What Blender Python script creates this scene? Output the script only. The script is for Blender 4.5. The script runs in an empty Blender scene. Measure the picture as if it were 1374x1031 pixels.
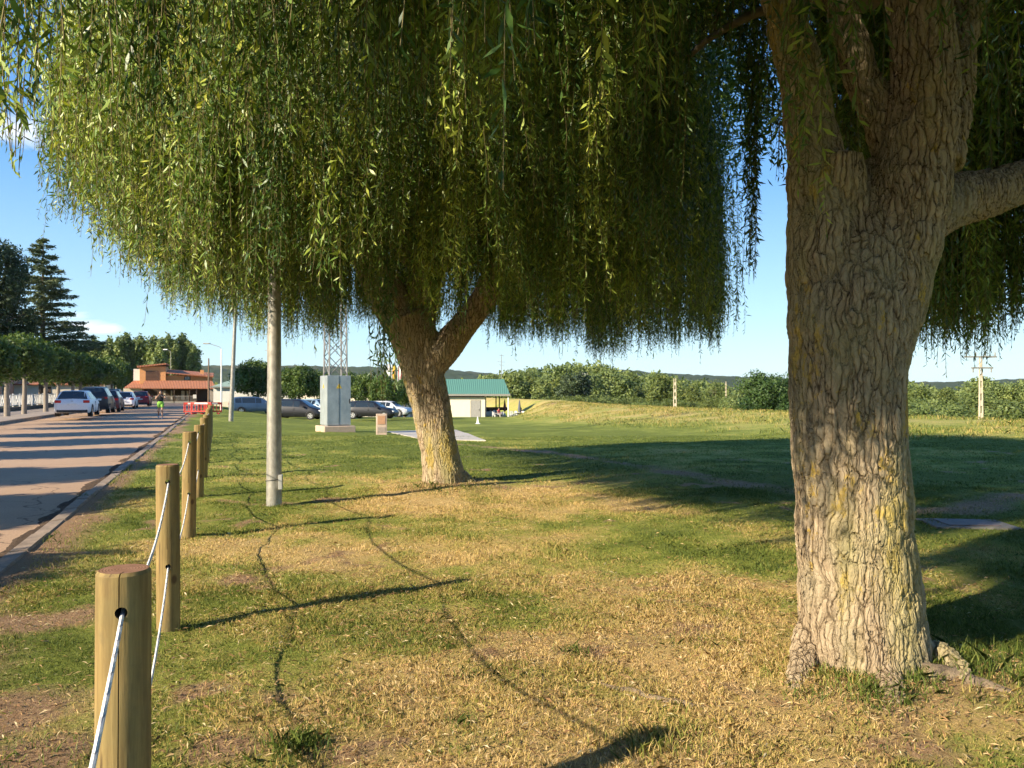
import bpy, math, random
import numpy as np
from mathutils import Vector, Matrix
random.seed(7); RS = np.random.RandomState(11)
S = bpy.context.scene
COL = S.collection
F0 = 1060.0; HY = 524.0; CAMZ = 1.6
R = math.radians
SUN = np.array([-0.792, -0.611]); SUN_EL = R(25.0)
# ---------------------------------------------------------------- terrain
DV = np.array([-0.3487, 0.9372]); NV = np.array([0.9372, 0.3487])
def pv(X, Y): return X*NV[0]+Y*NV[1]+1.94, X*DV[0]+Y*DV[1]
def xy(p, v):
    q = p-1.94
    return q*NV[0]+v*DV[0], q*NV[1]+v*DV[1]
def sst(a, b, x):
    t = np.clip((x-a)/(b-a), 0, 1); return t*t*(3-2*t)
CREST = np.array([[27., -30.], [26., 0.], [24.5, 15.], [20.5, 30.], [15.5, 44.], [9., 59.], [5.0, 78.], [4.6, 92.], [4.2, 106.], [-1., 120.], [-6., 140.]])
CW = np.array([17., 17., 16., 15., 15., 11., 6.5, 4.5, 5., 6., 6.])
def crest_d(X, Y):
    X = np.asarray(X, float); Y = np.asarray(Y, float)
    best = np.full(X.shape, 1e9); sg = np.ones(X.shape); w = np.full(X.shape, 10.)
    for i in range(len(CREST)-1):
        a = CREST[i]; b = CREST[i+1]; d = b-a; L = d@d
        t = np.clip(((X-a[0])*d[0]+(Y-a[1])*d[1])/L, 0, 1)
        dx = X-(a[0]+t*d[0]); dy = Y-(a[1]+t*d[1]); dd = np.hypot(dx, dy)
        cr = d[0]*dy-d[1]*dx
        m = dd < best
        best = np.where(m, dd, best); sg = np.where(m, np.where(cr >= 0, 1., -1.), sg)
        w = np.where(m, CW[i]+(CW[i+1]-CW[i])*t, w)
    return best*sg, w
def vn(x, y, s, seed=0):
    x = np.asarray(x, float)/s; y = np.asarray(y, float)/s
    xi = np.floor(x); yi = np.floor(y); fx = x-xi; fy = y-yi
    fx = fx*fx*(3-2*fx); fy = fy*fy*(3-2*fy)
    def h(a, b):
        n = np.sin(a*127.1+b*311.7+seed*74.7)*43758.5453
        return n-np.floor(n)
    return (h(xi, yi)*(1-fx)+h(xi+1, yi)*fx)*(1-fy)+(h(xi, yi+1)*(1-fx)+h(xi+1, yi+1)*fx)*fy
def terr(X, Y):
    X = np.asarray(X, float); Y = np.asarray(Y, float)
    u = X+0.372*Y+2.07
    z = -0.022*np.clip(Y-22, 0, 90)*np.clip(u/10, 0, 1)**1.3
    z = z+(0.05*(vn(X, Y, 7, 3)-.5)+0.05*(vn(X, Y, 2.2, 5)-.5))*np.clip(u/3, 0, 1)
    d, w = crest_d(X, Y)
    top = 0.3+0.0*Y
    s = np.where(d >= 0, 1-sst(0, 1, d/w), 1-sst(0, 1, (-d-2)/14))
    far = np.where(d >= 0, z, np.minimum(z, -2.0))
    z = far+(top-far)*s
    for (tx, ty, a, r) in ((2.25, 4.55, .10, .8), (-1.15, 13.6, .05, 1.4)):
        z = z+a*np.exp(-((X-tx)**2+(Y-ty)**2)/r**2)
    return z
def T(X, Y): return float(terr(X, Y))
GYS = 1.5*1.004**np.arange(1400)
def G(x, y):
    k = (x-687)/F0; Y = GYS; z = terr(k*Y, Y)
    i = int(np.argmax(HY-(z-CAMZ)*F0/Y <= y))
    return k*Y[i], float(Y[i]), float(z[i])
def PX(x, Y): return (x-687)/F0*Y
def PZ(y, Y): return CAMZ+(HY-y)/F0*Y
# ---------------------------------------------------------------- mesh helpers
def mk(name, V, F, mat=None, parent=None, smooth=False, attr=None, mats=None, mi=None):
    me = bpy.data.meshes.new(name)
    V = np.asarray(V, np.float32)
    if isinstance(F, np.ndarray):
        n, k = F.shape
        me.vertices.add(len(V)); me.vertices.foreach_set('co', V.ravel())
        me.loops.add(n*k); me.loops.foreach_set('vertex_index', F.astype(np.int32).ravel())
        me.polygons.add(n); me.polygons.foreach_set('loop_start', np.arange(0, n*k, k, dtype=np.int32))
        me.polygons.foreach_set('loop_total', np.full(n, k, dtype=np.int32))
        me.update(calc_edges=True)
    else:
        me.from_pydata([tuple(map(float, v)) for v in V], [], [tuple(f) for f in F]); me.update()
    if smooth: me.polygons.foreach_set('use_smooth', np.ones(len(me.polygons), bool))
    if attr:
        for k, (dom, a) in attr.items():
            at = me.attributes.new(k, 'FLOAT', dom); at.data.foreach_set('value', np.asarray(a, np.float32))
    for m in (mats or ([mat] if mat else [])): me.materials.append(m)
    if mi is not None: me.polygons.foreach_set('material_index', np.asarray(mi, np.int32))
    o = bpy.data.objects.new(name, me); COL.objects.link(o)
    if parent: o.parent = parent
    return o
def tag(o, label=None, cat=None, group=None, kind=None):
    if label: o['label'] = label
    if cat: o['category'] = cat
    if group: o['group'] = group
    if kind: o['kind'] = kind
    return o
def empty(name, loc=(0, 0, 0), rz=0, label=None, cat=None, group=None):
    o = bpy.data.objects.new(name, None); COL.objects.link(o)
    o.location = loc; o.rotation_euler = (0, 0, rz); o.empty_display_size = .2
    return tag(o, label, cat, group)
def copy_tree(o, parent=None):
    c = o.copy(); COL.objects.link(c); c.parent = parent
    for ch in list(o.children): copy_tree(ch, c)
    return c
class MB:
    def __init__(s): s.V = []; s.F = []
    def add(s, V, F):
        b = len(s.V); s.V += [tuple(v) for v in V]; s.F += [tuple(i+b for i in f) for f in F]; return s
    def box(s, x0, x1, y0, y1, z0, z1):
        return s.add([(x0, y0, z0), (x1, y0, z0), (x1, y1, z0), (x0, y1, z0), (x0, y0, z1), (x1, y0, z1), (x1, y1, z1), (x0, y1, z1)],
            [(0, 3, 2, 1), (4, 5, 6, 7), (0, 1, 5, 4), (1, 2, 6, 5), (2, 3, 7, 6), (3, 0, 4, 7)])
    def tube(s, P, r, n=8, cap=True):
        P = [Vector(p) for p in P]
        rr = r if hasattr(r, '__len__') else [r]*len(P)
        V = []; F = []; up = None
        for i, p in enumerate(P):
            d = (P[min(i+1, len(P)-1)]-P[max(i-1, 0)]).normalized()
            if up is None: up = Vector((1, 0, 0)) if abs(d.x) < .8 else Vector((0, 1, 0))
            a = (up-d*up.dot(d)).normalized(); b = d.cross(a); up = a
            for k in range(n):
                t = 2*math.pi*k/n; V.append(p+(a*math.cos(t)+b*math.sin(t))*rr[i])
        for i in range(len(P)-1):
            for k in range(n):
                k2 = (k+1) % n; F.append((i*n+k, i*n+k2, (i+1)*n+k2, (i+1)*n+k))
        if cap:
            F.append(tuple(range(n))[::-1]); F.append(tuple((len(P)-1)*n+k for k in range(n)))
        return s.add(V, F)
    def prism(s, poly, y0, y1):   # poly in x,z extruded along y
        n = len(poly)
        V = [(x, y0, z) for x, z in poly]+[(x, y1, z) for x, z in poly]
        F = [tuple(range(n)), tuple(range(2*n-1, n-1, -1))]+[(i, i+n, (i+1) % n+n, (i+1) % n) for i in range(n)]
        return s.add(V, F)
    def ell(s, c, r, nu=12, nv=8):
        V = [(c[0], c[1], c[2]-r[2])]; F = []
        for j in range(1, nv):
            t = -math.pi/2+math.pi*j/nv
            for i in range(nu):
                a = 2*math.pi*i/nu
                V.append((c[0]+r[0]*math.cos(t)*math.cos(a), c[1]+r[1]*math.cos(t)*math.sin(a), c[2]+r[2]*math.sin(t)))
        V.append((c[0], c[1], c[2]+r[2])); L = len(V)-1
        for i in range(nu):
            i2 = (i+1) % nu
            F.append((0, 1+i2, 1+i)); F.append((L, L-nu+i, L-nu+i2))
            for j in range(nv-2): F.append((1+j*nu+i, 1+j*nu+i2, 1+(j+1)*nu+i2, 1+(j+1)*nu+i))
        return s.add(V, F)
    def rot(s, i0, ang, c=(0, 0)):
        ca, sa = math.cos(ang), math.sin(ang)
        for i in range(i0, len(s.V)):
            x, y, z = s.V[i]; x -= c[0]; y -= c[1]
            s.V[i] = (c[0]+x*ca-y*sa, c[1]+x*sa+y*ca, z)
        return s
    def build(s, name, mat, parent=None, smooth=False, bevel=0, seg=2):
        o = mk(name, s.V, s.F, mat, parent, smooth)
        if bevel:
            m = o.modifiers.new('b', 'BEVEL'); m.width = bevel; m.segments = seg; m.limit_method = 'ANGLE'; m.angle_limit = R(40)
        return o
def auto(o, a=35):
    o.data.polygons.foreach_set('use_smooth', np.ones(len(o.data.polygons), bool))
    import bmesh
    bm = bmesh.new(); bm.from_mesh(o.data)
    for e in bm.edges:
        if len(e.link_faces) == 2 and e.calc_face_angle(0) > R(a): e.smooth = False
    bm.to_mesh(o.data); bm.free(); return o
def remesh(mb, name, mat, vox, parent=None, smooth_it=2):
    t = mk('tmp', mb.V, mb.F)
    m = t.modifiers.new('r', 'REMESH'); m.mode = 'VOXEL'; m.voxel_size = vox
    if smooth_it:
        m2 = t.modifiers.new('s', 'SMOOTH'); m2.iterations = smooth_it; m2.factor = .5
    dg = bpy.context.evaluated_depsgraph_get()
    me = bpy.data.meshes.new_from_object(t.evaluated_get(dg)); me.name = name
    bpy.data.objects.remove(t)
    me.polygons.foreach_set('use_smooth', np.ones(len(me.polygons), bool))
    me.materials.clear(); me.materials.append(mat)
    o = bpy.data.objects.new(name, me); COL.objects.link(o)
    if parent: o.parent = parent
    return o
# ---------------------------------------------------------------- materials
def newmat(name):
    m = bpy.data.materials.new(name); m.use_nodes = True
    nt = m.node_tree; nt.nodes.clear()
    out = nt.nodes.new('ShaderNodeOutputMaterial')
    return m, nt, out
def N(nt, t, **k):
    n = nt.nodes.new(t)
    for a, b in k.items():
        if a.startswith('i_'): n.inputs[a[2:].replace('_', ' ')].default_value = b
        else: setattr(n, a, b)
    return n
def ramp(nt, fac, stops, interp='LINEAR'):
    r = nt.nodes.new('ShaderNodeValToRGB'); r.color_ramp.interpolation = interp
    e = r.color_ramp.elements
    while len(e) < len(stops): e.new(0.5)
    for q, (p, c) in zip(e, stops):
        q.position = p; q.color = (c, c, c, 1) if isinstance(c, (int, float)) else (*c, 1)
    nt.links.new(fac, r.inputs[0]); return r.outputs[0]
def noise(nt, vec, scale, detail=4, rough=.6, dist=0):
    n = nt.nodes.new('ShaderNodeTexNoise'); n.inputs['Scale'].default_value = scale
    n.inputs['Detail'].default_value = detail; n.inputs['Roughness'].default_value = rough; n.inputs['Distortion'].default_value = dist
    nt.links.new(vec, n.inputs['Vector']); return n.outputs['Fac']
def mixc(nt, fac, a, b, mode='MIX'):
    m = nt.nodes.new('ShaderNodeMix'); m.data_type = 'RGBA'; m.blend_type = mode
    for s, v in ((m.inputs[0], fac), (m.inputs[6], a), (m.inputs[7], b)):
        if hasattr(v, 'is_linked') or isinstance(v, bpy.types.NodeSocket): nt.links.new(v, s)
        elif isinstance(v, (int, float)): s.default_value = v
        else: s.default_value = (*v, 1)
    return m.outputs[2]
def mth(nt, op, a, b=None):
    m = nt.nodes.new('ShaderNodeMath'); m.operation = op
    for s, v in ((m.inputs[0], a), (m.inputs[1], b)):
        if v is None: continue
        if isinstance(v, bpy.types.NodeSocket): nt.links.new(v, s)
        else: s.default_value = v
    return m.outputs[0]
def objco(nt): return nt.nodes.new('ShaderNodeTexCoord').outputs['Object']
def mapping(nt, vec, scale=(1, 1, 1), loc=(0, 0, 0)):
    m = nt.nodes.new('ShaderNodeMapping'); m.inputs['Scale'].default_value = scale; m.inputs['Location'].default_value = loc
    nt.links.new(vec, m.inputs['Vector']); return m.outputs[0]
def bsdf(nt, out, col, rough=.7, metal=0, spec=.5, bump=None, bs=.3, bd=.02, coat=0):
    b = nt.nodes.new('ShaderNodeBsdfPrincipled')
    if isinstance(col, bpy.types.NodeSocket): nt.links.new(col, b.inputs['Base Color'])
    else: b.inputs['Base Color'].default_value = (*col, 1)
    if isinstance(rough, bpy.types.NodeSocket): nt.links.new(rough, b.inputs['Roughness'])
    else: b.inputs['Roughness'].default_value = rough
    b.inputs['Metallic'].default_value = metal; b.inputs['Specular IOR Level'].default_value = spec
    b.inputs['Coat Weight'].default_value = coat
    if bump is not None:
        bp = nt.nodes.new('ShaderNodeBump'); bp.inputs['Strength'].default_value = bs; bp.inputs['Distance'].default_value = bd
        nt.links.new(bump, bp.inputs['Height']); nt.links.new(bp.outputs[0], b.inputs['Normal'])
    if out: nt.links.new(b.outputs[0], out.inputs[0])
    return b
MC = {}
def M(name, c, rough=.7, metal=0, var=.18, scale=6, spec=.4, bs=.15, coat=0, zs=1):
    if name in MC: return MC[name]
    m, nt, out = newmat(name); co = mapping(nt, objco(nt), (1, 1, zs))
    n = noise(nt, co, scale, 5, .65); n2 = noise(nt, co, scale*7, 3)
    f = mth(nt, 'ADD', mth(nt, 'MULTIPLY', n, .7), mth(nt, 'MULTIPLY', n2, .3))
    col = ramp(nt, f, [(.3, tuple(x*(1-var) for x in c)), (.7, tuple(min(1, x*(1+var)) for x in c))])
    bsdf(nt, out, col, rough, metal, spec, n2, bs, .01, coat)
    MC[name] = m; return m
def leafmat(name, stops, trans=.35, rough=.5, nscale=.5, spec=.3):
    m, nt, out = newmat(name)
    a = N(nt, 'ShaderNodeAttribute', attribute_name='var')
    n = noise(nt, objco(nt), nscale, 3)
    f = mth(nt, 'ADD', mth(nt, 'MULTIPLY', a.outputs['Fac'], .65), mth(nt, 'MULTIPLY', n, .35))
    col = ramp(nt, f, stops)
    b = bsdf(nt, None, col, rough, 0, spec)
    t = N(nt, 'ShaderNodeBsdfTranslucent'); 
    tc = mixc(nt, 1.0, col, (1.25, 1.2, .55), 'MULTIPLY'); nt.links.new(tc, t.inputs[0])
    mx = N(nt, 'ShaderNodeMixShader'); mx.inputs[0].default_value = trans
    nt.links.new(b.outputs[0], mx.inputs[1]); nt.links.new(t.outputs[0], mx.inputs[2])
    nt.links.new(mx.outputs[0], out.inputs[0]); return m
# ---------------------------------------------------------------- world, sun, camera
w = bpy.data.worlds.new('World'); S.world = w; w.use_nodes = True
nt = w.node_tree; nt.nodes.clear()
sky = N(nt, 'ShaderNodeTexSky', sky_type='NISHITA', sun_disc=False)
sky.sun_elevation = SUN_EL; sky.sun_rotation = math.atan2(SUN[0], SUN[1])
sky.air_density = 1.15; sky.dust_density = .1; sky.ozone_density = 3.5; sky.altitude = 0
gc = nt.nodes.new('ShaderNodeTexCoord'); sx = nt.nodes.new('ShaderNodeSeparateXYZ'); nt.links.new(gc.outputs['Generated'], sx.inputs[0])
gx = mth(nt, 'DIVIDE', sx.outputs[0], sx.outputs[1]); gz = mth(nt, 'DIVIDE', sx.outputs[2], sx.outputs[1])
cn = noise(nt, mapping(nt, gc.outputs['Generated'], (1, 1, 2.6)), 16, 7, .62, .5)
tot = None
for (cx, cy, rx, ry) in ((18, 178, 75, 30), (98, 423, 34, 8), (137, 441, 30, 9), (104, 438, 50, 12), (-160, 330, 120, 30), (330, 300, 60, 12)):
    ax, az = (cx-687)/F0, (HY-cy)/F0
    dx = mth(nt, 'DIVIDE', mth(nt, 'SUBTRACT', gx, ax), rx/F0); dz = mth(nt, 'DIVIDE', mth(nt, 'SUBTRACT', gz, az), ry/F0)
    d = mth(nt, 'SQRT', mth(nt, 'ADD', mth(nt, 'MULTIPLY', dx, dx), mth(nt, 'MULTIPLY', dz, dz)))
    k = mth(nt, 'SUBTRACT', 1, d)
    tot = k if tot is None else mth(nt, 'MAXIMUM', tot, k)
cm = ramp(nt, mth(nt, 'ADD', mth(nt, 'MULTIPLY', tot, .45), cn), [(.52, 0.0), (.95, 1.0)])
front = mth(nt, 'GREATER_THAN', sx.outputs[1], 0)
cm = mth(nt, 'MULTIPLY', mth(nt, 'MULTIPLY', cm, front), .75)
el = ramp(nt, sx.outputs[2], [(0., (3.9, 5.4, 5.9)), (.08, (2.9, 4.7, 5.9)), (.25, (1.05, 2.7, 5.4)), (.5, (.45, 1.55, 4.3)), (1., (.3, 1.0, 3.0))])
skc = mixc(nt, .8, sky.outputs[0], el)
skc = mixc(nt, cm, skc, (7.2, 7.1, 7.0))
bg = N(nt, 'ShaderNodeBackground'); bg.inputs[1].default_value = .085
nt.links.new(skc, bg.inputs[0]); wo = N(nt, 'ShaderNodeOutputWorld'); nt.links.new(bg.outputs[0], wo.inputs[0])
sl = bpy.data.lights.new('sun', 'SUN'); sl.energy = 4.6; sl.angle = R(.5); sl.color = (1, .865, .65)
so = bpy.data.objects.new('sun', sl); COL.objects.link(so)
to_sun = Vector((SUN[0]*math.cos(SUN_EL), SUN[1]*math.cos(SUN_EL), math.sin(SUN_EL)))
so.rotation_euler = to_sun.to_track_quat('Z', 'Y').to_euler(); so.location = to_sun*50
cd = bpy.data.cameras.new('camera'); cd.sensor_width = 36; cd.lens = F0/1374*36; cd.clip_end = 9000; cd.clip_start = .05
cam = bpy.data.objects.new('camera', cd); COL.objects.link(cam); cam.location = (0, 0, CAMZ); cam.rotation_euler = (R(90+.46), 0, 0)
S.camera = cam
S.view_settings.view_transform = 'Standard'; S.view_settings.look = 'None'; S.view_settings.gamma = 1
S.view_settings.exposure = 1.25
S.render.engine = 'CYCLES'; S.cycles.max_bounces = 4; S.cycles.use_adaptive_sampling = True; S.cycles.adaptive_threshold = .03; S.cycles.diffuse_bounces = 2; S.cycles.glossy_bounces = 2; S.cycles.transmission_bounces = 3
# ---------------------------------------------------------------- ground
def dryness(X, Y):
    n = vn(X, Y, 1.6, 1)*.5+vn(X, Y, .55, 2)*.3+vn(X, Y, 4.5, 8)*.35+vn(X, Y, .2, 9)*.2
    base = .17+.30*np.exp(-((X-.2)**2/9+(Y-8.5)**2/26))+.34*np.exp(-((X-1.8)**2/14+(Y-3.6)**2/3.5))+.3*np.exp(-((X+.5)**2/5+(Y-10.7)**2/3))
    p, v = pv(X, Y)
    base = base-.12*sst(12, 16, Y)*(1-sst(30, 60, Y))
    d, wd = crest_d(X, Y)
    base = base+.5*(1-sst(.35, 1.0, np.abs(d)/wd))*np.where(Y > 24, 1, .6)
    return np.clip(base-.07+(n-.66)*np.where(Y < 16, 1.9, 1.9-1.1*sst(16, 34, Y)), 0, 1)
PATH = [(600, 596), (650, 599), (700, 605), (750, 609), (800, 616), (850, 625), (900, 634), (960, 646), (1040, 657), (1130, 672), (1230, 686), (1300, 688), (1360, 668), (1500, 655)]
PATHW = [G(x, y)[:2] for x, y in PATH]
def seg_d(X, Y, P):
    b = np.full(np.shape(X), 1e9)
    for (x0, y0), (x1, y1) in zip(P[:-1], P[1:]):
        dx, dy = x1-x0, y1-y0; t = np.clip(((X-x0)*dx+(Y-y0)*dy)/(dx*dx+dy*dy), 0, 1)
        b = np.minimum(b, np.hypot(X-x0-t*dx, Y-y0-t*dy))
    return b
def dirtmask(X, Y):
    a = seg_d(X, Y, PATHW); w = .22+.5*vn(X, Y, 1.1, 21)
    m = np.clip(1.3-a/w, 0, 1)*(.45+.55*vn(X, Y, .8, 31))
    for (x, y, r) in ((15, 835, .5), (90, 828, .35), (50, 838, .45), (15, 960, .55), (60, 1010, .45), (320, 778, .3), (350, 790, .2), (330, 776, .2), (100, 700, .6), (440, 672, .4), (300, 1000, .25)):
        gx_, gy_, _ = G(x, y); d = np.hypot((X-gx_), (Y-gy_)/1.0)
        m = np.maximum(m, np.clip(1.25-d/(r*(.6+.8*vn(X, Y, .25, 41))), 0, 1)*.9)
    for tx, ty, rr in ((2.25, 4.5, .95), (-1.15, 13.5, 1.3)):
        d = np.hypot(X-tx, Y-ty); m = np.maximum(m, .75*np.clip(1.2-d/(rr*(.5+vn(X, Y, .5, 12))), 0, 1))
    m = np.maximum(m, np.clip((vn(X, Y, .6, 91)*.6+vn(X, Y, .17, 92)*.4-.69)*5, 0, .75)*(Y < 20))
    p, v = pv(X, Y)
    m = np.maximum(m, np.clip(1.1-(p-.25)/(.35+.9*vn(X, Y, 1.5, 15)**2), 0, 1)*.85*(p > 0))
    m = np.maximum(m, .9*np.exp(-((X-4.2)**2/7+(Y-84)**2/70))*(.35+.9*vn(X, Y, 1.6, 61)))
    return m
def lines(pts):
    out = []
    for a, b, st in pts: out += list(np.arange(a, b-1e-6, st))
    return np.array(out+[pts[-1][1]])
pl = np.concatenate([-np.array([3200, 1600, 900, 500, 300, 200, 140, 100, 70, 50, 36, 26, 18, 12, 8.2]), [-8.14, -6, -4, -2, 0.04, .14], lines([(.22, 22, .11), (22, 40, .5), (40, 80, 2.)]), np.array([95, 120, 160, 220, 320, 500, 900, 1600, 3200])])
vl = np.concatenate([-np.array([600, 200, 80, 40, 20, 10, 5]), lines([(-2., 38, .13), (38, 70, .4), (70, 150, 1.5)]), np.array([165, 190, 230, 300, 420, 700, 1200, 2000, 3600])])
PP, VV = np.meshgrid(pl, vl); GX, GY = xy(PP, VV)
GZ = terr(GX, GY)
GZ = np.where((PP > -8.16) & (PP < .08), -.16, np.where(PP <= -8.16, .0, GZ))
micro = (vn(GX, GY, .35, 6)-.5)*.035+(vn(GX, GY, .13, 7)-.5)*.02
GZ = GZ+micro*(PP > .3)*(PP < 25)*(VV > -3)*(VV < 40)
nx, ny = len(pl), len(vl)
idx = np.arange(nx*ny).reshape(ny, nx)
FQ = np.stack([idx[:-1, :-1], idx[:-1, 1:], idx[1:, 1:], idx[1:, :-1]], -1).reshape(-1, 4)
def ground_color(nt, co, blade=False):
    dry = N(nt, 'ShaderNodeAttribute', attribute_name='dry').outputs['Fac']
    if blade:
        r = N(nt, 'ShaderNodeAttribute', attribute_name='var').outputs['Fac']
        f = mth(nt, 'ADD', mth(nt, 'MULTIPLY', dry, .75), mth(nt, 'MULTIPLY', mth(nt, 'SUBTRACT', r, .5), .62))
        return ramp(nt, f, [(.0, (.09, .13, .024)), (.22, (.18, .22, .042)), (.42, (.33, .31, .075)), (.58, (.52, .385, .13)), (.85, (.68, .48, .21)), (1, (.76, .58, .30))])
    n1 = noise(nt, co, 9, 8, .75); n2 = noise(nt, co, 60, 5, .8); n3 = noise(nt, co, 1.2, 6, .7)
    f = mth(nt, 'ADD', mth(nt, 'MULTIPLY', dry, .8), mth(nt, 'MULTIPLY', mth(nt, 'SUBTRACT', n1, .5), .9))
    f = mth(nt, 'ADD', f, mth(nt, 'MULTIPLY', mth(nt, 'SUBTRACT', n2, .5), .8))
    f = mth(nt, 'ADD', f, mth(nt, 'MULTIPLY', mth(nt, 'SUBTRACT', n3, .5), .5))
    col = ramp(nt, f, [(.0, (.14, .17, .032)), (.2, (.235, .265, .05)), (.42, (.35, .33, .085)), (.6, (.49, .365, .135)), (.9, (.60, .42, .19))])
    pa = N(nt, 'ShaderNodeAttribute', attribute_name='path').outputs['Fac']
    pf = ramp(nt, mth(nt, 'ADD', pa, mth(nt, 'MULTIPLY', mth(nt, 'SUBTRACT', n1, .5), .7)), [(.35, 0.), (.75, 1.)])
    dirt = ramp(nt, n2, [(.3, (.22, .12, .065)), (.7, (.46, .32, .19))])
    return mixc(nt, pf, col, dirt), n2, n1
m_ground, nt, out = newmat('lawn_and_dirt'); co = objco(nt)
c, n2, n1 = ground_color(nt, co)
bsdf(nt, out, c, .95, 0, .1, mth(nt, 'ADD', n2, n1), .9, .03)
g = mk('ground', np.stack([GX, GY, GZ], -1).reshape(-1, 3), FQ, m_ground, None, True,
    {'dry': ('POINT', dryness(GX, GY).ravel()), 'path': ('POINT', dirtmask(GX, GY).ravel())})
tag(g, kind='structure')
# road, kerbs, pavement
def drape(name, p0, p1, v0, v1, z, mat, kind='structure', n=60, th=.0):
    V = []; F = []
    for i in range(n+1):
        v = v0+(v1-v0)*i/n
        for p in (p0, p1):
            X, Y = xy(p, v); V.append((X, Y, z))
    for i in range(n): F.append((2*i, 2*i+1, 2*i+3, 2*i+2))
    if th:
        b = len(V); V += [(x, y, zz-th) for x, y, zz in V[:b]]
        for i in range(n):
            F.append((2*i, 2*i+2, b+2*i+2, b+2*i)); F.append((2*i+1, b+2*i+1, b+2*i+3, 2*i+3))
        F.append((0, b, b+1, 1)); e = 2*n; F.append((e, e+1, b+e+1, b+e))
    o = mk(name, V, F, mat); 
    if kind: o['kind'] = kind
    return o
m_road, nt, out = newmat('worn_asphalt'); co = objco(nt)
a = noise(nt, co, .35, 5, .6); b = noise(nt, co, 45, 4, .8); c3 = noise(nt, co, 3, 5, .7)
col = ramp(nt, a, [(.35, (.40, .255, .155)), (.65, (.52, .35, .22))])
col = mixc(nt, .55, col, ramp(nt, b, [(.3, (.18, .115, .075)), (.7, (.60, .43, .30))]))
col = mixc(nt, ramp(nt, c3, [(.62, 0.), (.72, .45)]), col, (.13, .10, .085))
cr = N(nt, 'ShaderNodeTexVoronoi', feature='DISTANCE_TO_EDGE'); cr.inputs['Scale'].default_value = .28
wv = N(nt, 'ShaderNodeVectorMath', operation='ADD'); nn = N(nt, 'ShaderNodeTexNoise'); nn.inputs['Scale'].default_value = 1.5; nn.inputs['Detail'].default_value = 6
nt.links.new(co, nn.inputs['Vector']); nt.links.new(co, wv.inputs[0]); nt.links.new(nn.outputs['Color'], wv.inputs[1]); nt.links.new(wv.outputs[0], cr.inputs['Vector'])
col = mixc(nt, ramp(nt, cr.outputs['Distance'], [(.0, .8), (.006, 0.)]), col, (.05, .04, .035))
bsdf(nt, out, col, .95, 0, .08, b, .5, .01)
drape('road', -8.06, .03, -40, 113, -.09, m_road)
m_conc = M('kerb_concrete', (.25, .19, .14), .95, 0, .5, 5, bs=.4)
# near kerb built of separate looking stones in one strip
kb = MB(); v = -12.
while v < 112:
    L = 1.0
    jz = random.uniform(-.012, .012); jp = random.uniform(-.012, .012)
    i0 = len(kb.V)
    for (vv) in (v+.006, v+L-.006):
        for (p, z) in ((.0+jp, -.3), (.0+jp, -.005+jz), (.02+jp, .012+jz), (.17+jp, .02+jz), (.19+jp, .0), (.19+jp, -.3)):
            X, Y = xy(p, vv); kb.V.append((X, Y, z))
    for k in range(6): kb.F.append((i0+k, i0+(k+1) % 6, i0+6+(k+1) % 6, i0+6+k))
    kb.F.append(tuple(i0+k for k in range(6))[::-1]); kb.F.append(tuple(i0+6+k for k in range(6)))
    v += L
tag(kb.build('kerb', m_conc), kind='structure')
tag(drape('kerb', -8.3, -8.06, -40, 112, .06, m_conc, th=.3), kind='structure')
drape('pavement', -12.4, -8.3, -40, 110, .045, M('pavement_tiles', (.34, .28, .23), .9, 0, .25, 2, bs=.3), th=.1)
m_gut, nt, out = newmat('gutter_dirt'); co = objco(nt)
b = noise(nt, co, 40, 5, .8)
bsdf(nt, out, ramp(nt, b, [(.3, (.035, .026, .02)), (.7, (.16, .11, .075))]), .95, 0, .1, b, 1, .03)
# strip of soil and dry leaves washed against the kerb: low uneven ridge
V = []; F = []; n = 900
for i in range(n+1):
    v = -6+70*i/n
    wd = .10+.16*vn(np.array(v), np.array(0.), .7, 3)+.1*vn(np.array(v), np.array(5.), .13, 4)
    for k, (p, z) in enumerate(((.004, -.045), (-.05, -.05), (-float(wd)*.7, -.066), (-float(wd), -.088))):
        X, Y = xy(p+random.uniform(-.01, .01)*(k > 0), v); V.append((X, Y, z+random.uniform(-.012, .012)*(0 < k < 3)-(.008 if k == 3 else 0)))
for i in range(n):
    for k in range(3): F.append((i*4+k, i*4+k+1, i*4+5+k, i*4+4+k))
tag(mk('gutter_litter', V, F, m_gut), 'dark soil and leaf litter gathered along the road kerb', 'leaf litter', kind='stuff')
# concrete slab set in the lawn
cs = [G(x, y)[:2] for x, y in ((519, 579.5), (612, 577.5), (652, 592), (560, 589))]
V = []; F = []; n = 14
for j in range(n+1):
    for i in range(n+1):
        s, t = i/n, j/n
        q = [cs[0][k]*(1-s)*(1-t)+cs[1][k]*s*(1-t)+cs[2][k]*s*t+cs[3][k]*(1-s)*t for k in (0, 1)]
        V.append((q[0], q[1], T(q[0], q[1])+.025))
for j in range(n):
    for i in range(n): F.append((j*(n+1)+i, (j+1)*(n+1)+i, (j+1)*(n+1)+i+1, j*(n+1)+i+1))
o = mk('concrete_slab', V, F, M('slab_concrete', (.46, .41, .34), .85, 0, .12, 2)); sm = o.modifiers.new('s', 'SOLIDIFY'); sm.thickness = .12; sm.offset = -1
tag(o, kind='structure')
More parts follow.
